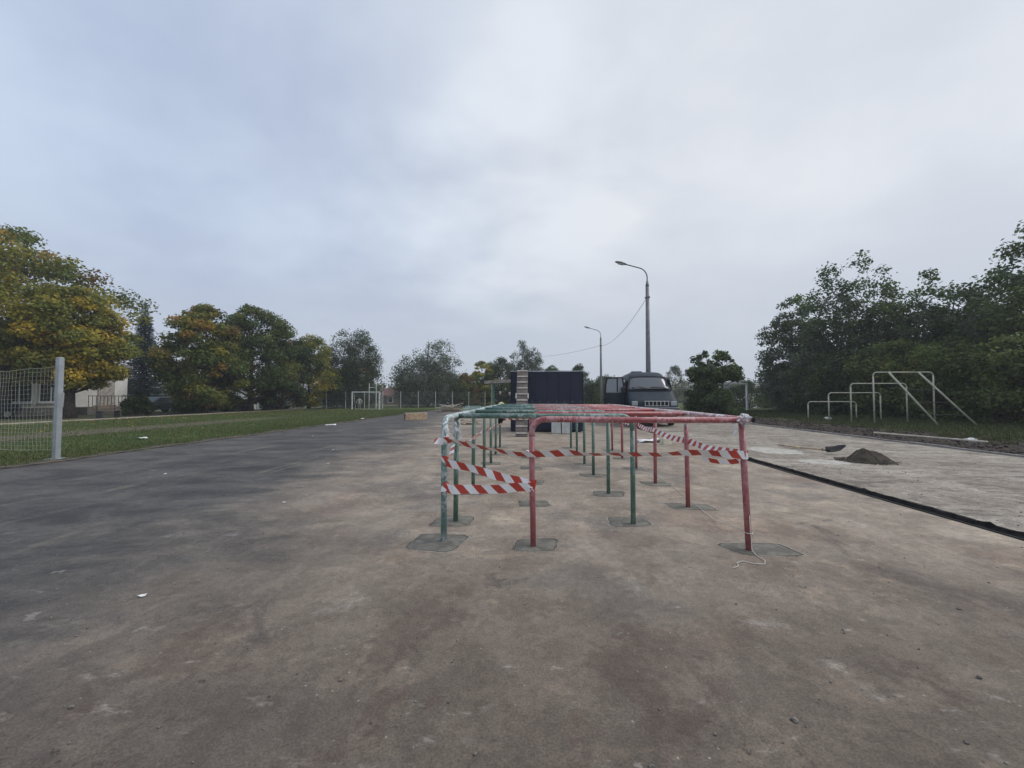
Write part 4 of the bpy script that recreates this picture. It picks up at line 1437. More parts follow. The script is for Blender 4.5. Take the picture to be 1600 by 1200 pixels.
ribbon('barrier_tape', 'long red white tape across the front between the two red posts', a + [(.30, 3.325, .808), (.70, 3.315, .80), (1.1, 3.315, .805), (1.42, 3.315, .822), (1.66, 3.32, .812)] + c_,
       .068, [0.5] * len(a) + [.75, 1.22, .7, 1.1, .25] + [0.0] * len(c_), seed=4)
# along the green side, back to the far corner
pts, tw = [], []
zz = [.74, .79, .76, .74, .71, .67, .62]
for i, y in enumerate([3.46] + GY):
    pts.append((XL + (-.034 if i % 2 else .034), y, zz[i]))
    tw.append(.3 + .5 * (i % 2))
    if i < 6:
        y2 = ([3.46] + GY)[i + 1]
        pts.append((XL, (y + y2) / 2, (zz[i] + zz[i + 1]) / 2 - .035))
        tw.append(.9)
ribbon('barrier_tape', 'red white tape threaded back along the green posts', pts, .065, tw, seed=5)
pts, tw = [], []
zz = [.81, .77, .80, .80, .80, .80]
for i, y in enumerate(RY):
    pts.append((xr(y) + (.034 if i % 2 else -.032) + (.01 if i == 0 else 0), y, zz[i]))
    tw.append(.15)
    if i < 5:
        pts.append((xr(y + .6) + .005, (y + RY[i + 1]) / 2, (zz[i] + zz[i + 1]) / 2 - .03))
        tw.append(.35)
ribbon('barrier_tape', 'red white tape threaded back along the red side posts', pts, .070, tw, seed=6)
ribbon('barrier_tape', 'red white tape closing off the far end of the labyrinth', [(XL, 9.93, .72), (-.2, 10.0, .735), (.4, 10.02, .74), (1.0, 9.85, .75), (xr(9.4), 9.45, .79)],
       .07, [.2, .7, .3, .8, .2], seed=7)
ribbon('barrier_tape', 'loose red white tape end drooping inside the red corner post', [(1.46, 3.365, .765), (1.60, 3.37, .74), (1.72, 3.37, .735), (XR - .02, 3.375, .745)],
       .042, [.5, .3, .1, 0], seed=8)
ribbon('barrier_tape', 'short torn tape tail on the outer side of the green corner post', [(-.79, 3.44, .895), (-.825, 3.435, .89), (-.86, 3.43, .885)], .06, [.1, .5, .9], seed=9)

# black glove hung at the far corner of the green side
tag(crumple('black_glove', (XL + .01, 9.855, .74), .085, 'black_cloth', None, 31, (.9, .5, 1.5), k=.6), 'crumpled black glove hung on the last green post', 'glove')

# string
st = [(1.828, 3.33, .30), (1.832, 3.328, .17), (1.835, 3.325, .12), (1.838, 3.322, .02), (1.83, 3.25, .006), (1.84, 3.15, .006), (1.80, 3.08, .006), (1.72, 3.09, .006), (1.66, 3.13, .006),
      (1.60, 3.10, .006), (1.58, 3.04, .006), (1.52, 3.0, .006)]
tag(MB().tube(st, .0032, 5).build('white_string', 'string', smooth=True), 'loose curl of white string at the foot of the red corner post', 'string')
st = turn((XR + .041, 3.36), .15, .031) + [(1.86, 3.45, .14), (1.91, 4.1, .02), (1.98, 4.9, .006), (2.05, 5.8, .006), (2.08, 6.6, .006), (2.0, 8.2, .006), (2.02, 10.4, .006)]
tag(MB().tube(st, .0032, 5).build('white_string', 'string', smooth=True), 'straight white string stretched back over the ground from the red corner', 'string')

# ================================================================== NAVY BOX, RAMP, BLOCKS
bx = thing('navy_box', 'large dark navy panelled box standing behind the labyrinth', 'box', (0.63, 15.45, 0))
MB().box((0, 0, 1.14), (2.68, 2.2, 2.20)).build('body', 'navy', bx)
for k in range(6):
    MB().box((-1.09 + k * 0.436, -1.108, 1.14), (.428, .016, 2.16), bev=.004).build('panel', 'navy', bx)
for s in (-1, 1):
    MB().box((s * 1.335, -1.112, 1.14), (.03, .03, 2.24)).build('corner_trim', 'navy_trim', bx)
MB().box((0, -1.10, 2.263), (2.74, .06, .035)).build('top_edge', 'steel_edge', bx)
for k in range(7):
    MB().tube([(-.55 + k * .30, -1.118, 1.13), (-.55 + k * .30, -1.126, 1.13)], .013, 8).build('bolt', 'steel_edge', bx)
for s in (-1, 1):
    MB().box((s * 1.1, 0, .02), (.12, 2.1, .06)).build('skid', 'navy_trim', bx)

rp = thing('ramp_board', 'weathered ramp board with nailed battens leaning on the navy box', 'ramp', (-.275, 12.55, 0.0))
ra = math.atan2(2.27, 1.68)
rl_ = math.hypot(2.27, 1.68)
rm_ = Matrix.Rotation(ra, 3, 'X')
off = Vector((0, -.02, .02))
MB().box(off + rm_ @ Vector((0, rl_ / 2, 0)), (.40, rl_, .035), mtx=rm_).build('board', 'old_board', rp)
for k in range(11):
    MB().box(off + rm_ @ Vector((0, .10 + k * (rl_ - .16) / 10, .031)), (.385, .045, .028), mtx=rm_).build('batten', 'batten', rp)
for s in (-1, 1):
    MB().box(off + rm_ @ Vector((s * .21, 1.62, .01)), (.045, .22, .07), mtx=rm_).build('bracket', 'batten', rp)

for i, (px, lb) in enumerate(((.93, 'pale green grey block at the foot of the navy box'), (1.285, 'pale block with a cream top next to the greenish block'))):
    t = thing('pale_block', lb, 'block', (px, 13.85, 0), 0.02 * (i * 2 - 1))
    MB().box((0, 0, .215), (.325, .34, .42), bev=.012).build('body', 'foam', t)
    if i:
        MB().box((0, 0, .44), (.335, .35, .035), bev=.008).build('lid', 'foam_top', t)


# ================================================================== VAN
def van(loc, rz):
    t = thing('van', 'dark grey van with its side door open, parked beside the box', 'van', loc, rz)
    # local: nose at y=0 looking to -Y, right-hand side towards +X
    ytab = [0.0, .06, .25, .62, .70, 1.0, 1.34, 1.5, 1.75, 2.1, 3.5, 4.6, 4.82, 4.9]
    ztab = [.98, 1.06, 1.17, 1.44, 1.50, 1.80, 2.10, 2.20, 2.32, 2.37, 2.37, 2.34, 2.28, 2.1]
    wtab = [.90, .97, 1.0, 1.02, 1.02, 1.02, 1.02, 1.02, 1.02, 1.02, 1.02, 1.01, .99, .95]
    tj = [0, .16, .34, .52, .68, .82, .91, .965, .99, 1.0]
    rj = [.97, 1, 1, 1, .995, .985, .96, .90, .78, .45]

    def W(z):
        return float(np.interp(z, [.3, .6, 1.0, 1.5, 2.1, 2.4], [.97, 1.0, 1.0, .95, .80, .745]))
    V, F = [], []
    for y, zt, w in zip(ytab, ztab, wtab):
        ring = []
        for tt_, r_ in zip(tj, rj):
            z = .42 + (zt - .42) * tt_
            ring.append((w * W(z) * r_, y, z))
        full = [(-x, y, z) for x, y, z in ring] + [(x, y, z) for x, y, z in reversed(ring)]
        V += full
    n = 2 * len(tj)
    for i in range(len(ytab) - 1):
        for k in range(n - 1):
            F.append((i * n + k, i * n + k + 1, (i + 1) * n + k + 1, (i + 1) * n + k))
        F.append((i * n + n - 1, i * n, (i + 1) * n, (i + 1) * n + n - 1))
    F.append(tuple(range(n - 1, -1, -1)))
    F.append(tuple((len(ytab) - 1) * n + k for k in range(n)))
    body = obj('body', V, F, 'van_paint', t, smooth=True)
    # windscreen: curved sheet lying just proud of the front slope
    V, F = [], []
    nx_, ny_ = 9, 6
    for j in range(ny_):
        f = j / (ny_ - 1)
        y = .72 + (1.31 - .72) * f
        z = 1.515 + (2.085 - 1.515) * f
        hw = .90 - .135 * f
        for i in range(nx_):
            u = -1 + 2 * i / (nx_ - 1)
            V.append((u * hw, y - .035 + .06 * u * u, z + .045 - .035 * u * u))
    for j in range(ny_ - 1):
        for i in range(nx_ - 1):
            F.append((j * nx_ + i, j * nx_ + i + 1, (j + 1) * nx_ + i + 1, (j + 1) * nx_ + i))
    ws = obj('windscreen', V, F, 'van_glass', t, smooth=True)
    sol = ws.modifiers.new('thick', 'SOLIDIFY')
    sol.thickness = .02
    # seal round the windscreen
    edge = [V[i] for i in range(nx_)] + [V[(j + 1) * nx_ - 1] for j in range(1, ny_)] + [V[(ny_ - 1) * nx_ + i] for i in range(nx_ - 2, -1, -1)] + [V[j * nx_] for j in range(ny_ - 2, -1, -1)]
    MB().tube(edge, .018, 6).build('seal', 'van_black', ws)
    for (x0, x1, dz) in ((.72, .05, .05), (-.06, -.74, .05)):
        MB().tube([(x0, .685, 1.545), ((x0 + x1) / 2, .72, 1.60 + dz), (x1, .73, 1.61 + dz * .5)], .014, 6).build('wiper', 'van_black', ws)
    MB().box((-.42, .80, 1.63), (.62, .03, .035), mtx=Matrix.Rotation(.04, 3, 'Y')).build('dash_paper', 'white_paper', ws)
    # bonnet edge line
    MB().tube([(-.86, .66, 1.475), (0, .63, 1.485), (.86, .66, 1.475)], .012, 6).build('bonnet_gap', 'van_black', body)
    # grille
    gr = MB().box((.12, -.012, .95), (.94, .05, .20), bev=.012).build('grille', 'van_black', t)
    g2 = MB()
    for k in range(7):
        g2.box((.12 - .455 + k * .1517, -.045, .95), (.022, .02, .17))
    g2.box((.12, -.046, 1.045), (.96, .024, .024))
    g2.box((.12, -.046, .857), (.96, .024, .018))
    g2.build('grille_bars', 'chrome', gr)
    for s in (-1, 1):
        MB().box((.0 + s * .76 + (.02 if s < 0 else .03), .015, .95), (.24, .07, .19), bev=.02).build('headlight', 'headlight', t)
    bpm = MB().box((0, -.04, .69), (2.0, .20, .25), bev=.04).build('bumper', 'bumper', t)
    MB().box((0, -.15, .69), (1.0, .02, .10)).build('air_slot', 'van_black', bpm)
    MB().box((0, .05, .48), (1.8, .12, .16), bev=.02).build('skirt', 'van_black', t)
    # wheels
    for y in (.95, 3.85):
        for s in (-1, 1):
            pts = [(s * .80, y, .35), (s * 1.0, y, .35)]
            w = MB().tube([(s * .78, y, .35), (s * .80, y, .35), (s * .98, y, .35), (s * 1.0, y, .35)], [.30, .34, .34, .30], 20).build('wheel', 'tyre', t, smooth=False)
            MB().tube([(s * .99, y, .35), (s * 1.006, y, .35)], .19, 14).build('rim', 'chrome', w)
    # shade of the doorway painted as a black sheet, side windows on the -X side, then the open door
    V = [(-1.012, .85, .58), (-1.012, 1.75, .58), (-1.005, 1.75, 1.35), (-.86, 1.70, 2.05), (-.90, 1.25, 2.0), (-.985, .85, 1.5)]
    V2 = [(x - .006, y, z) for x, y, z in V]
    MBo = obj('doorway_shade', V2, [tuple(range(6))], 'interior_shade', t)
    for y0, y1 in ((1.95, 3.1), (3.25, 4.5)):
        obj('side_window', [(-.985, y0, 1.42), (-.985, y1, 1.42), (-.865, y1, 2.02), (-.865, y0, 2.02)], [(0, 1, 2, 3)], 'van_glass', t)
    for y0, y1 in ((.95, 1.75), (1.95, 3.1), (3.25, 4.5)):
        obj('side_window', [(.985, y0, 1.42), (.985, y1, 1.42), (.865, y1, 2.02), (.865, y0, 2.02)], [(3, 2, 1, 0)], 'van_glass', t)
    # open door: hinged at the front edge, swung out square to the body
    d = thing('door', None, None, (-.985, .86, 0), R(8))
    d.parent = t
    lower = MB().box((-.46, 0, .98), (.92, .07, .86), bev=.025)
    lower.build('door_panel', 'van_paint', d)
    fr = MB()
    fr.tube([(-.885, 0, 1.38), (-.87, 0, 1.75), (-.80, 0, 2.05)], .035, 8)
    fr.box((-.36, 0, 1.73), (.045, .05, .60))
    fr.tube([(-.80, 0, 2.05), (-.13, 0, 2.06)], .035, 8)
    fr.tube([(-.03, 0, 1.38), (-.13, 0, 2.06)], .035, 8)
    fr.build('window_frame', 'van_black', d)
    MB().box((-.61, 0, 1.72), (.46, .012, .61)).build('door_window', 'door_glass', d)
    obj('quarter_window', [(-.335, -.006, 1.42), (-.075, -.006, 1.42), (-.155, -.006, 2.02), (-.335, -.006, 2.02)], [(0, 1, 2, 3)], 'door_glass', d)
    MB().box((-.80, -.05, 1.18), (.16, .03, .035), bev=.01).build('handle', 'van_black', d)
    mi = MB().box((-.13, -.17, 1.52), (.19, .09, .26), bev=.03).build('mirror', 'van_black', d)
    # roof clutter
    MB().box((-.25, 2.6, 2.40), (.5, .3, .08), bev=.03).build('roof_hatch', 'van_paint', t)
    return t


vn = van((5.28, 16.7, 0.03), R(-6))
vn.scale = (1.045, 1.045, 1.045)

# ================================================================== EXERCISE BARS
heights = [0.97, 1.46, 1.86, 2.34]
by = [22.35, 20.85, 19.45, 18.2]
bl = ['lowest of the four cream exercise bars', 'second lowest of the four cream exercise bars', 'second tallest of the four cream exercise bars', 'tallest cream exercise bar with a leaning ladder']
for i in range(4):
    x0, x1 = 15.6, 18.25
    t = thing('exercise_bar', bl[i], 'exercise bar', (15.6, by[i], vz(15.6, by[i])), 0.0, 'cream exercise bars on the verge')
    h = heights[i]
    w = 2.6
    rb = .16
    r_ = .031
    top = arc((rb, 0, h - rb), rb, PI, PI / 2, (1, 0, 0), (0, 0, 1), 6) + list(reversed(arc((w - rb, 0, h - rb), rb, 0, PI / 2, (1, 0, 0), (0, 0, 1), 6)))
    MB().tube(top, r_ * .9, 10).build('crossbar', 'cream_pipe', t, smooth=True)
    MB().tube([(0, 0, -.3), (0, 0, h - rb + .01)], r_, 10).build('post', 'cream_pipe', t, smooth=True)
    MB().tube([(w, 0, -.3), (w, 0, h - rb + .01)], r_, 10).build('post', 'cream_pipe', t, smooth=True)
    if i == 3:
        a0, a1 = Vector((.62, -.05, h + .02)), Vector((1.55, -1.28, -.08))
        b0, b1 = Vector((1.90, -.05, h + .02)), Vector((3.10, -1.28, -.08))
        MB().tube([a0, a1], .038, 10).build('ladder_rail', 'cream_pipe', t, smooth=True)
        MB().tube([b0, b1], .038, 10).build('ladder_rail', 'cream_pipe', t, smooth=True)
        for f in (.34, .56, .78):
            MB().tube([a0.lerp(a1, f), b0.lerp(b1, f)], .014, 6).build('rung', 'rung', t)

# ================================================================== SAND, SHOVEL, BOARD
sp_ = thing('sand_pile', 'small dark heap of sand on the pale paving', 'sand', (6.62, 7.95, 0.032))
V, F = [(0, 0, .235)], []
nr, na = 14, 40
for i in range(1, nr + 1):
    f = i / nr
    for j in range(na):
        a_ = 2 * PI * j / na
        rr = f * (.315 + .05 * mnoise.noise(Vector((math.cos(a_) * 1.5, math.sin(a_) * 1.5, 2))) + (.16 * max(0, math.cos(a_ + .75)) ** 3))
        hz_ = .235 * (math.cos(f * PI * .5) ** 1.25) * (1 + .25 * mnoise.noise(Vector((math.cos(a_) * f * 3, math.sin(a_) * f * 3, 9)))) + .018 * mnoise.noise(Vector((math.cos(a_) * f * 11, math.sin(a_) * f * 11, 4))) * (1 if i < nr else 0)
        V.append((math.cos(a_) * rr * 1.0, math.sin(a_) * rr * .95, max(hz_, .004) if i < nr else -.006))
for j in range(na):
    F.append((0, 1 + j, 1 + (j + 1) % na))
for i in range(nr - 1):
    o_ = 1 + i * na
    F += [(o_ + j, o_ + na + j, o_ + na + (j + 1) % na, o_ + (j + 1) % na) for j in range(na)]
obj('heap', V, F, 'sand', sp_, smooth=True)
rs = np.random.default_rng(8)
P = []
for k in range(420):
    a_, r_ = rs.random() * 6.28, .16 + rs.random() ** .7 * .36
    P.append((math.cos(a_) * r_, math.sin(a_) * r_))
cb = MB()
for (px, py) in P:
    s_ = .006 + .012 * rs.random()
    rr = math.hypot(px, py)
    zc = max(.003, .22 * max(0, 1 - rr / .30))
    cb.box((px, py, zc), (s_ * 1.3, s_, s_), rz=rs.random() * 3)
tag(cb.build('sand_crumbs', 'sand', sp_), kind='stuff')

svl = thing('shovel', 'long handled shovel lying beside the sand pile', 'shovel', (6.45, 10.35, 0.035), 0.0)
MB().tube([(0, 0, .02), (.05, -.75, .045), (.10, -1.45, .085)], [.018, .017, .019], 8).build('handle', 'timber', svl, smooth=True)
MB().tube([(.045, -.62, .040), (.052, -.74, .045)], .021, 8).build('tape_band', 'film_yellow', svl)
V, F = [], []
for i in range(7):
    f = i / 6
    c = Vector((.11 + .30 * f, -1.47 - .16 * f, .065 + .12 * f * f))
    hw = .115 * (1 if f < .6 else max(.05, 1 - ((f - .6) / .4) ** 2 * .95))
    sd_ = Vector((.42, .80, .42)).normalized()
    for j in range(5):
        u = -1 + j / 2
        V.append(c + sd_ * hw * u + Vector((0, 0, .028 * u * u)))
for i in range(6):
    for j in range(4):
        F.append((i * 5 + j, i * 5 + j + 1, i * 5 + 6 + j, i * 5 + 5 + j))
bl_ = obj('blade', V, F, 'van_black', svl, smooth=True)
bl_.modifiers.new('thick', 'SOLIDIFY').thickness = .006
MB().tube([(.09, -1.38, .08), (.17, -1.51, .082)], .024, 8).build('socket', 'van_black', svl)


def patch(name, label, c, rx, ry, m, seed, z=.004, cat='stain', base=.032):
    rr_ = random.Random(seed)
    n = 40
    p = []
    for i in range(n):
        a_ = 2 * PI * i / n
        k = 1 + .30 * mnoise.noise(Vector((math.cos(a_) * 2.2, math.sin(a_) * 2.2, seed))) + rr_.uniform(-.05, .05)
        p.append((math.cos(a_) * rx * k, math.sin(a_) * ry * k))
    V = [(0, 0, z)] + [(a_ * .6, b * .6, z + .001) for a_, b in p] + [(a_, b, .0006) for a_, b in p]
    F = [(0, 1 + i, 1 + (i + 1) % n) for i in range(n)] + [(1 + i, 1 + n + i, 1 + n + (i + 1) % n, 1 + (i + 1) % n) for i in range(n)]
    o = obj(name, V, F, m, None, smooth=True, loc=(c[0], c[1], base))
    return tag(o, label, cat)


patch('cement_splash', 'pale dried cement splash by the end of the shovel handle', (5.75, 9.35), .52, .62, 'cement_pale', 3)
patch('cement_splash', 'pale cement smear on the paving before the sand pile', (5.72, 7.78), .45, .30, 'cement_pale', 5)
patch('damp_patch', 'grey damp cement film between shovel and tarred joint', (5.55, 8.55), .75, .55, 'cement_dry', 6, z=.002, base=.031)
patch('sand_spill', 'thin dark sand spilled around the foot of the pile', (6.5, 7.92), .42, .36, 'sand', 8, z=.0025, base=.0315)
# long white-ish board on the verge edge
wbd = MB().box((0, 0, 0), (.10, 2.15, .035), bev=.006).build('long_board', 'timber_pale', None, loc=(10.80, 11.05, .215), rot=(0.03, 0.06, R(33)))
tag(wbd, 'long pale board lying on the dirt at the kerb', 'board')
tag(crumple('white_litter', (11.65, 10.75, .155), .085, 'white_paper', None, 5, (1.5, .8, .6), k=.5), 'crumpled white plastic on the dirt beyond the long board', 'litter')
tag(crumple('white_litter', (16.1, 21.6, vz(16.1, 21.6) + .06), .12, 'white_paper', None, 6, (1.6, .8, .6), k=.5), 'white litter in the grass under the exercise bars', 'litter')

# ================================================================== TIMBER BITS AND LITTER ON THE COURT
cr = thing('timber_crate', 'long wooden crate lying on the asphalt near the field', 'crate', (-6.55, 21.8, 0), R(32))
for k in range(3):
    MB().box((0, -.19, .07 + k * .125), (1.25, .025, .118), bev=.004).build('plank', 'timber', cr)
    MB().box((0, .19, .07 + k * .125), (1.25, .025, .118), bev=.004).build('plank', 'timber', cr)
for s in (-1, 1):
    MB().box((s * .61, 0, .19), (.03, .354, .36)).build('end_board', 'timber_dark', cr)
for k in range(3):
    MB().box((0, -.125 + k * .125, .396), (1.27, .116, .022), bev=.004).build('lid_plank', 'timber_grey', cr)


def plank_heap(label, c, n, spread, ln, seed):
    r2 = random.Random(seed)
    t = thing('plank_heap', label, 'planks', (c[0], c[1], 0))
    for k in range(n):
        l = ln * r2.uniform(.6, 1.1)
        tilt = r2.uniform(-.03, .03) if k < n * .7 else r2.uniform(-.38, .38)
        z = .025 + .05 * (k // 3) + abs(tilt) * l * .5
        mm = Matrix.Rotation(r2.uniform(-.55, .55) + (PI if k % 2 else 0), 3, 'Z') @ Matrix.Rotation(tilt, 3, 'Y')
        MB().box((r2.uniform(-1, 1) * spread, r2.uniform(-1, 1) * spread * .6, z), (l, r2.uniform(.09, .16), .035), mtx=mm, bev=.004).build(
            'plank', r2.choice(['timber_pale', 'timber_pale', 'timber_grey', 'timber', 'timber_dark']), t)


plank_heap('untidy heap of pale planks at the far edge of the grass', (-7.2, 34.6), 26, .75, 1.7, 3)
plank_heap('low pile of boards behind the green side of the labyrinth', (-3.25, 18.4), 7, .45, 1.25, 5)


def tangle(label, c, r, n, seed):
    r2 = random.Random(seed)
    b = MB()
    for k in range(n):
        p0 = Vector((r2.uniform(-r, r), r2.uniform(-r * .6, r * .6), .02))
        pts = []
        ph = r2.uniform(0, 6)
        for i in range(9):
            pts.append((p0.x + .28 * math.cos(ph + i * .8), p0.y + .22 * math.sin(ph + i * .8), .02 + abs(.55 * math.sin(i * .75 + ph)) * r2.uniform(.3, 1)))
        b.tube(pts, .014, 4)
    return tag(b.build('wire_tangle', 'green_wire', None, loc=(c[0], c[1], 0)), label, 'wire')


tangle('tangled heap of pale green wire netting past the plank heap', (-5.0, 34.6), 1.0, 34, 4)

rl2 = random.Random(9)


def paper(name, label, c, w, d, z, m='white_paper', group=None, rz=None, k=.3):
    V, F = [], []
    n = 5
    for j in range(n):
        for i in range(n):
            u, v = i / (n - 1) - .5, j / (n - 1) - .5
            V.append((u * w, v * d, .004 + abs(k * w * mnoise.noise(Vector((u * 4 + c[0], v * 4 + c[1], 2))))))
    for j in range(n - 1):
        for i in range(n - 1):
            F.append((j * n + i, j * n + i + 1, (j + 1) * n + i + 1, (j + 1) * n + i))
    o = obj(name, V, F, m, None, smooth=True, loc=(c[0], c[1], z), rot=(0, 0, rl2.uniform(0, 3) if rz is None else rz))
    o.modifiers.new('thick', 'SOLIDIFY').thickness = .002
    return tag(o, label, 'litter', group)


paper('paper_scrap', 'crumpled white paper lying out on the grass field', (-11.8, 11.2), .24, .18, .03, k=.5)
paper('paper_scrap', 'long flat white scrap at the grass edge of the asphalt', (-9.15, 17.3), .45, .12, .003, rz=.4)
paper('paper_scrap', 'pale scrap of sacking on the grass edge past the flat one', (-9.7, 22.0), .42, .2, .03)
paper('paper_scrap', 'small bright white chip on the dusty asphalt', (-2.5, 2.41), .042, .024, .003, k=.5)
for c in ((-4.8, 9.2), (-7.2, 12.5), (-3.9, 7.3), (-6.1, 6.2), (-3.0, 4.6), (-2.2, 16.5), (6.9, 9.9), (8.2, 10.6)):
    paper('paper_chip', 'tiny white chip of litter on the pavement', c, rl2.uniform(.03, .07), rl2.uniform(.02, .04), .003 if c[0] < 4 else .035, group='tiny white chips')
paper('white_sheet', 'rumpled white plastic sheet lying behind the red posts', (3.45, 11.3), .75, .4, .005, k=.22, rz=.1)
t = thing('cardboard_box', 'small cream cardboard box beside the plastic sheet', 'box', (3.72, 10.75, 0), .2)
MB().box((0, 0, .085), (.24, .2, .17), bev=.006).build('body', 'foam_top', t)
MB().box((0, 0, .174), (.244, .05, .004)).build('tape_strip', 'timber', t)

# grit and clods nobody could count
rgp = np.random.default_rng(14)


def pebbles(name, label, X, Y, Z, smin, smax, m, cat):
    base = np.array([(1, 0, 0), (-1, 0, 0), (0, 1, 0), (0, -1, 0), (0, 0, .75), (0, 0, -.6)], float)
    fc = np.array([(0, 2, 4), (2, 1, 4), (1, 3, 4), (3, 0, 4), (2, 0, 5), (1, 2, 5), (3, 1, 5), (0, 3, 5)])
    n = len(X)
    s = smin + (smax - smin) * rgp.random(n) ** 3
    a_ = rgp.random(n) * 6.28
    jit = 1 + rgp.normal(0, .22, (n, 6, 3))
    B = base[None] * jit * s[:, None, None]
    ca, sa = np.cos(a_)[:, None], np.sin(a_)[:, None]
    bx_ = B[:, :, 0] * ca - B[:, :, 1] * sa * .7
    by_ = B[:, :, 0] * sa + B[:, :, 1] * ca * .7
    V = np.stack([bx_ + X[:, None], by_ + Y[:, None], B[:, :, 2] + Z[:, None] + s[:, None] * .3], 2).reshape(-1, 3)
    F = (fc[None] + (np.arange(n) * 6)[:, None, None]).reshape(-1, 3)
    return tag(np_mesh(name, V, F, m), label, cat, kind='stuff')


n = 5200
yy_ = 0.5 + 9 * rgp.random(n) ** 2.0
xx_ = (rgp.random(n) * 2 - 1) * (2.2 + yy_ * 1.1)
keep = np.array([nz(a_, b_, .8, 3) for a_, b_ in zip(xx_, yy_)]) > rgp.random(n) * .8 - .45
keep &= (xx_ < 4.3) & (xx_ > -9.2)
xx_, yy_ = xx_[keep], yy_[keep]
pebbles('grit', 'loose grit scattered over the dusty asphalt', xx_, yy_, 0 * xx_, .0015, .009, 'pebble', 'grit')
n = 1500
xx_ = 4.62 + 5.6 * rgp.random(n)
yy_ = 3 + 16 * rgp.random(n)
pebbles('paving_grit', 'loose grit on the pale paving beside the kerb', xx_, yy_, 0 * xx_ + .032, .003, .014, 'pebble', 'grit')
n = 4200
xx_ = 10.45 + 3.4 * rgp.random(n) ** 1.2
yy_ = 6 + 20 * rgp.random(n)
zz_ = np.array([vz(a_, b_) for a_, b_ in zip(xx_, yy_)])
pebbles('soil_clods', 'dark loose clods of soil on the dug verge', xx_, yy_, zz_, .008, .07, 'clod', 'soil')
for i, (px, py, s_) in enumerate(((1.05, 1.62, .016), (-.86, 1.75, .012), (.42, 1.40, .013), (2.05, 1.9, .015), (1.62, 1.55, .012), (-.2, 1.42, .010), (2.6, 2.5, .016), (-1.9, 1.55, .013))):
    s_ *= .62
    tag(crumple('stone', (px, py, s_ * .6), s_, 'pebble', None, 40 + i, (1.2, 1, .75), n=5), 'small loose stone on the bare asphalt', 'stone', 'loose stones on the asphalt')


# ================================================================== PEOPLE
def person(label, loc, rz, h, m, cap=None, arms=.12):
    t = thing('person', label, 'person', loc, rz)
    k = h / 1.72
    J = {'pel': (0, 0, .92, .13), 'waist': (0, 0, 1.06, .125), 'chest': (0, -.01, 1.30, .15), 'neck': (0, 0, 1.46, .055), 'head': (0, -.02, 1.58, .095), 'crown': (0, -.01, 1.68, .07),
         'hl': (.10, 0, .86, .095), 'kl': (.11, -.02, .48, .065), 'al': (.12, 0, .08, .045), 'tl': (.13, -.14, .04, .04),
         'hr': (-.10, 0, .86, .095), 'kr': (-.11, -.02, .48, .065), 'ar': (-.12, 0, .08, .045), 'tr': (-.13, -.14, .04, .04),
         'sl': (.19, 0, 1.40, .065), 'el': (.22 + arms, .02, 1.12, .046), 'wl': (.20 + arms, -.10, .90, .034), 'fl': (.19 + arms, -.13, .80, .026),
         'sr': (-.19, 0, 1.40, .065), 'er': (-.22 - arms, .02, 1.12, .046), 'wr': (-.20 - arms, -.10, .90, .034), 'fr': (-.19 - arms, -.13, .80, .026)}
    E_ = ['pel-waist', 'waist-chest', 'chest-neck', 'neck-head', 'head-crown', 'pel-hl', 'hl-kl', 'kl-al', 'al-tl', 'pel-hr', 'hr-kr', 'kr-ar', 'ar-tr',
          'chest-sl', 'sl-el', 'el-wl', 'wl-fl', 'chest-sr', 'sr-er', 'er-wr', 'wr-fr']
    names = list(J)
    me = bpy.data.meshes.new('body')
    me.from_pydata([J[q][:3] for q in names], [tuple(names.index(w) for w in e.split('-')) for e in E_], [])
    me.materials.append(M[m])
    o = bpy.data.objects.new('body', me)
    link(o, t)
    sk = o.modifiers.new('skin', 'SKIN')
    for v, q in zip(me.skin_vertices[0].data if me.skin_vertices else [], names):
        pass
    if not me.skin_vertices:
        me.attributes  # the layer is made below through the modifier's data
    o.scale = (k, k, k)
    return t, o, names, J


def finish_people(lst):
    for t, o, names, J in lst:
        me = o.data
        bpy.context.view_layer.objects.active = o
        if not me.skin_vertices:
            bpy.ops.mesh.customdata_skin_add()
        for i, q in enumerate(names):
            me.skin_vertices[0].data[i].radius = (J[q][3], J[q][3] * (.72 if q in ('chest', 'waist', 'pel') else 1))
        me.skin_vertices[0].data[0].use_root = True
        sb_ = o.modifiers.new('sub', 'SUBSURF')
        sb_.levels = sb_.render_levels = 2
        for f in range(0):
            pass


ppl = []
ppl.append(person('person in black with a pale cap standing at the shelter', (-2.95, 38.0, 0), .3, 1.86, 'person_dark', arms=.06))
crumple('cap', (0, -.02, 1.79), .115, 'cap_pale', ppl[-1][0], 2, (1, 1.1, .7), k=.08)
ppl.append(person('person in dark blue standing between shelter and navy box', (-2.05, 38.6, 0), -.5, 1.80, 'person_navy', arms=.1))
crumple('hair', (0, .0, 1.72), .105, 'cap_pale', ppl[-1][0], 3, (1, 1.05, .8), k=.08)
ppl.append(person('person in a red jacket beyond the wire fence', (-11.9, 52.3, -.01), .2, 1.55, 'person_red', arms=.08))
crumple('hair', (0, .01, 1.49), .09, 'hair', ppl[-1][0], 4, (1, 1.05, .8), k=.08)
ppl.append(person('child in pale clothes standing inside the small goal', (-18.2, 40.25, 0), .1, 1.32, 'person_pale', arms=.15))
crumple('hair', (0, .01, 1.27), .078, 'hair', ppl[-1][0], 6, (1, 1.05, .8), k=.08)
finish_people(ppl)


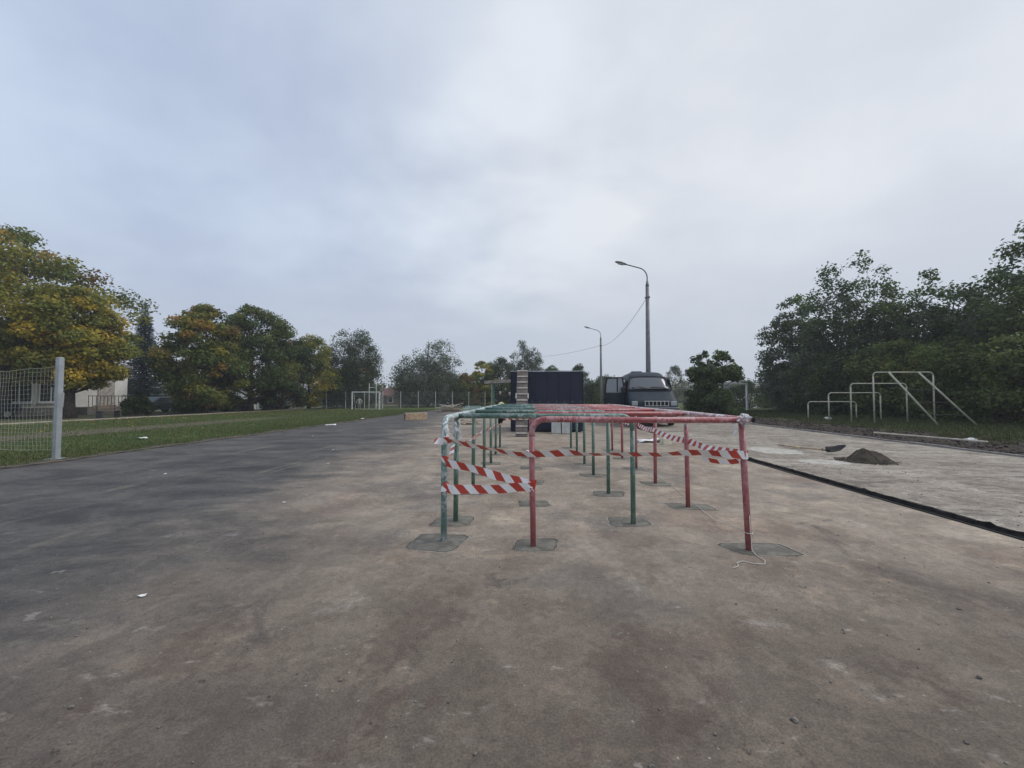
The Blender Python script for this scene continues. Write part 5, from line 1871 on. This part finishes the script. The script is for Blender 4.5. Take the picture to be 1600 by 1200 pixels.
# ================================================================== PARKED CARS IN THE BACKGROUND
def car(label, loc, rz, m, L=4.2, Hh=1.45):
    t = thing('parked_car', label, 'car', loc, rz, 'cars parked behind the trees')
    # profile along x, lower body and cabin as one loft
    st_ = [(-.5, .55, .80, .80), (-.47, .35, .92, .84), (-.30, .32, .98, .86), (-.22, .30, 1.05, .86), (-.08, .30, Hh, .86), (.18, .30, Hh, .86), (.34, .30, 1.02, .86), (.46, .34, .94, .84), (.5, .5, .80, .80)]
    V, F = [], []
    for f, zb, zt, w in st_:
        x = f * L
        mid = min(zt, .90)
        top = .60 if zt > 1.1 else w * .94
        V += [(x, -w * .96, zb), (x, -w, (zb + mid) / 2), (x, -w * .98, mid), (x, -top, zt - .03), (x, -top * .85, zt), (x, top * .85, zt), (x, top, zt - .03), (x, w * .98, mid), (x, w, (zb + mid) / 2), (x, w * .96, zb)]
    n = 10
    for i in range(len(st_) - 1):
        for k in range(n):
            F.append((i * n + k, i * n + (k + 1) % n, (i + 1) * n + (k + 1) % n, (i + 1) * n + k))
    F.append(tuple(range(n - 1, -1, -1)))
    F.append(tuple((len(st_) - 1) * n + k for k in range(n)))
    obj('body', V, F, m, t, smooth=False)
    for s in (-1, 1):
        obj('side_window', [(-.19 * L, s * .835, .97), (.28 * L, s * .835, .97), (.17 * L, s * .655, Hh - .10), (-.08 * L, s * .655, Hh - .10)], [(0, 1, 2, 3)], 'win_glass', t)
        for x in (-.31, .31):
            w_ = MB().tube([(x * L, s * .66, .31), (x * L, s * .88, .31)], .31, 16).build('wheel', 'tyre', t)
            MB().tube([(x * L, s * .875, .31), (x * L, s * .89, .31)], .18, 12).build('rim', 'chrome', w_)
        MB().box((-.497 * L, s * .6, .72), (.05, .28, .12), bev=.01).build('headlight', 'headlight', t)
        MB().box((.497 * L, s * .6, .76), (.05, .22, .12), bev=.01).build('tail_light', 'car_maroon', t)
    obj('windscreen', [(-.215 * L, -.78, 1.06), (-.215 * L, .78, 1.06), (-.095 * L, .56, Hh - .06), (-.095 * L, -.56, Hh - .06)], [(0, 1, 2, 3)], 'win_glass', t)
    return t


car('dark blue car parked by the white building behind the net', (-34.0, 21.6, -.1), R(96), 'car_blue')
car('grey teal car parked under the spruce', (-33.6, 33.2, -.1), R(84), 'car_teal')
car('maroon car parked between the maple trunks', (-32.4, 37.2, -.1), R(88), 'car_maroon')
car('white car parked between the maroon car and the outbuilding', (-32.8, 40.8, -.1), R(92), 'car_white')
car('black car parked beyond the wire fence', (-9.6, 55.5, -.05), R(10), 'car_black')

# dark bench on the lawn behind the path
bn = thing('park_bench', 'dark low bench at the foot of the golden maple', 'bench', (-28.3, 24.6, -0.1), R(95))
for k in range(4):
    MB().box((0, -.16 + k * .11, .50), (1.5, .09, .04), bev=.005).build('slat', 'timber_dark', bn)
for k in range(2):
    MB().box((0, .25, .68 + k * .14), (1.5, .04, .10), bev=.005).build('back_slat', 'timber_dark', bn)
for s in (-.6, .6):
    MB().box((s, 0, .24), (.07, .42, .48)).build('leg', 'rail_dark', bn)
    MB().box((s, .215, .68), (.06, .03, .36)).build('back_post', 'rail_dark', bn)

# ================================================================== HAZE
hzb = MB().box((0, 80, 5.6), (430, 290, 14.2)).build('haze', 'wire')
hm = bpy.data.materials.new('haze_air')
hm.use_nodes = True
hn = NT(hm.node_tree)
for nd in list(hn.n):
    hn.n.remove(nd)
pv_ = hn.node('ShaderNodeVolumePrincipled')
pv_.inputs['Color'].default_value = (0.93, 0.96, 1.0, 1)
pv_.inputs['Density'].default_value = 0.0012
pv_.inputs['Anisotropy'].default_value = 0.2
ho = hn.node('ShaderNodeOutputMaterial')
hn.l.new(pv_.outputs[0], ho.inputs['Volume'])
hzb.data.materials.clear()
hzb.data.materials.append(hm)
tag(hzb, 'thin pale haze hanging over the whole sports ground', 'haze', kind='stuff')
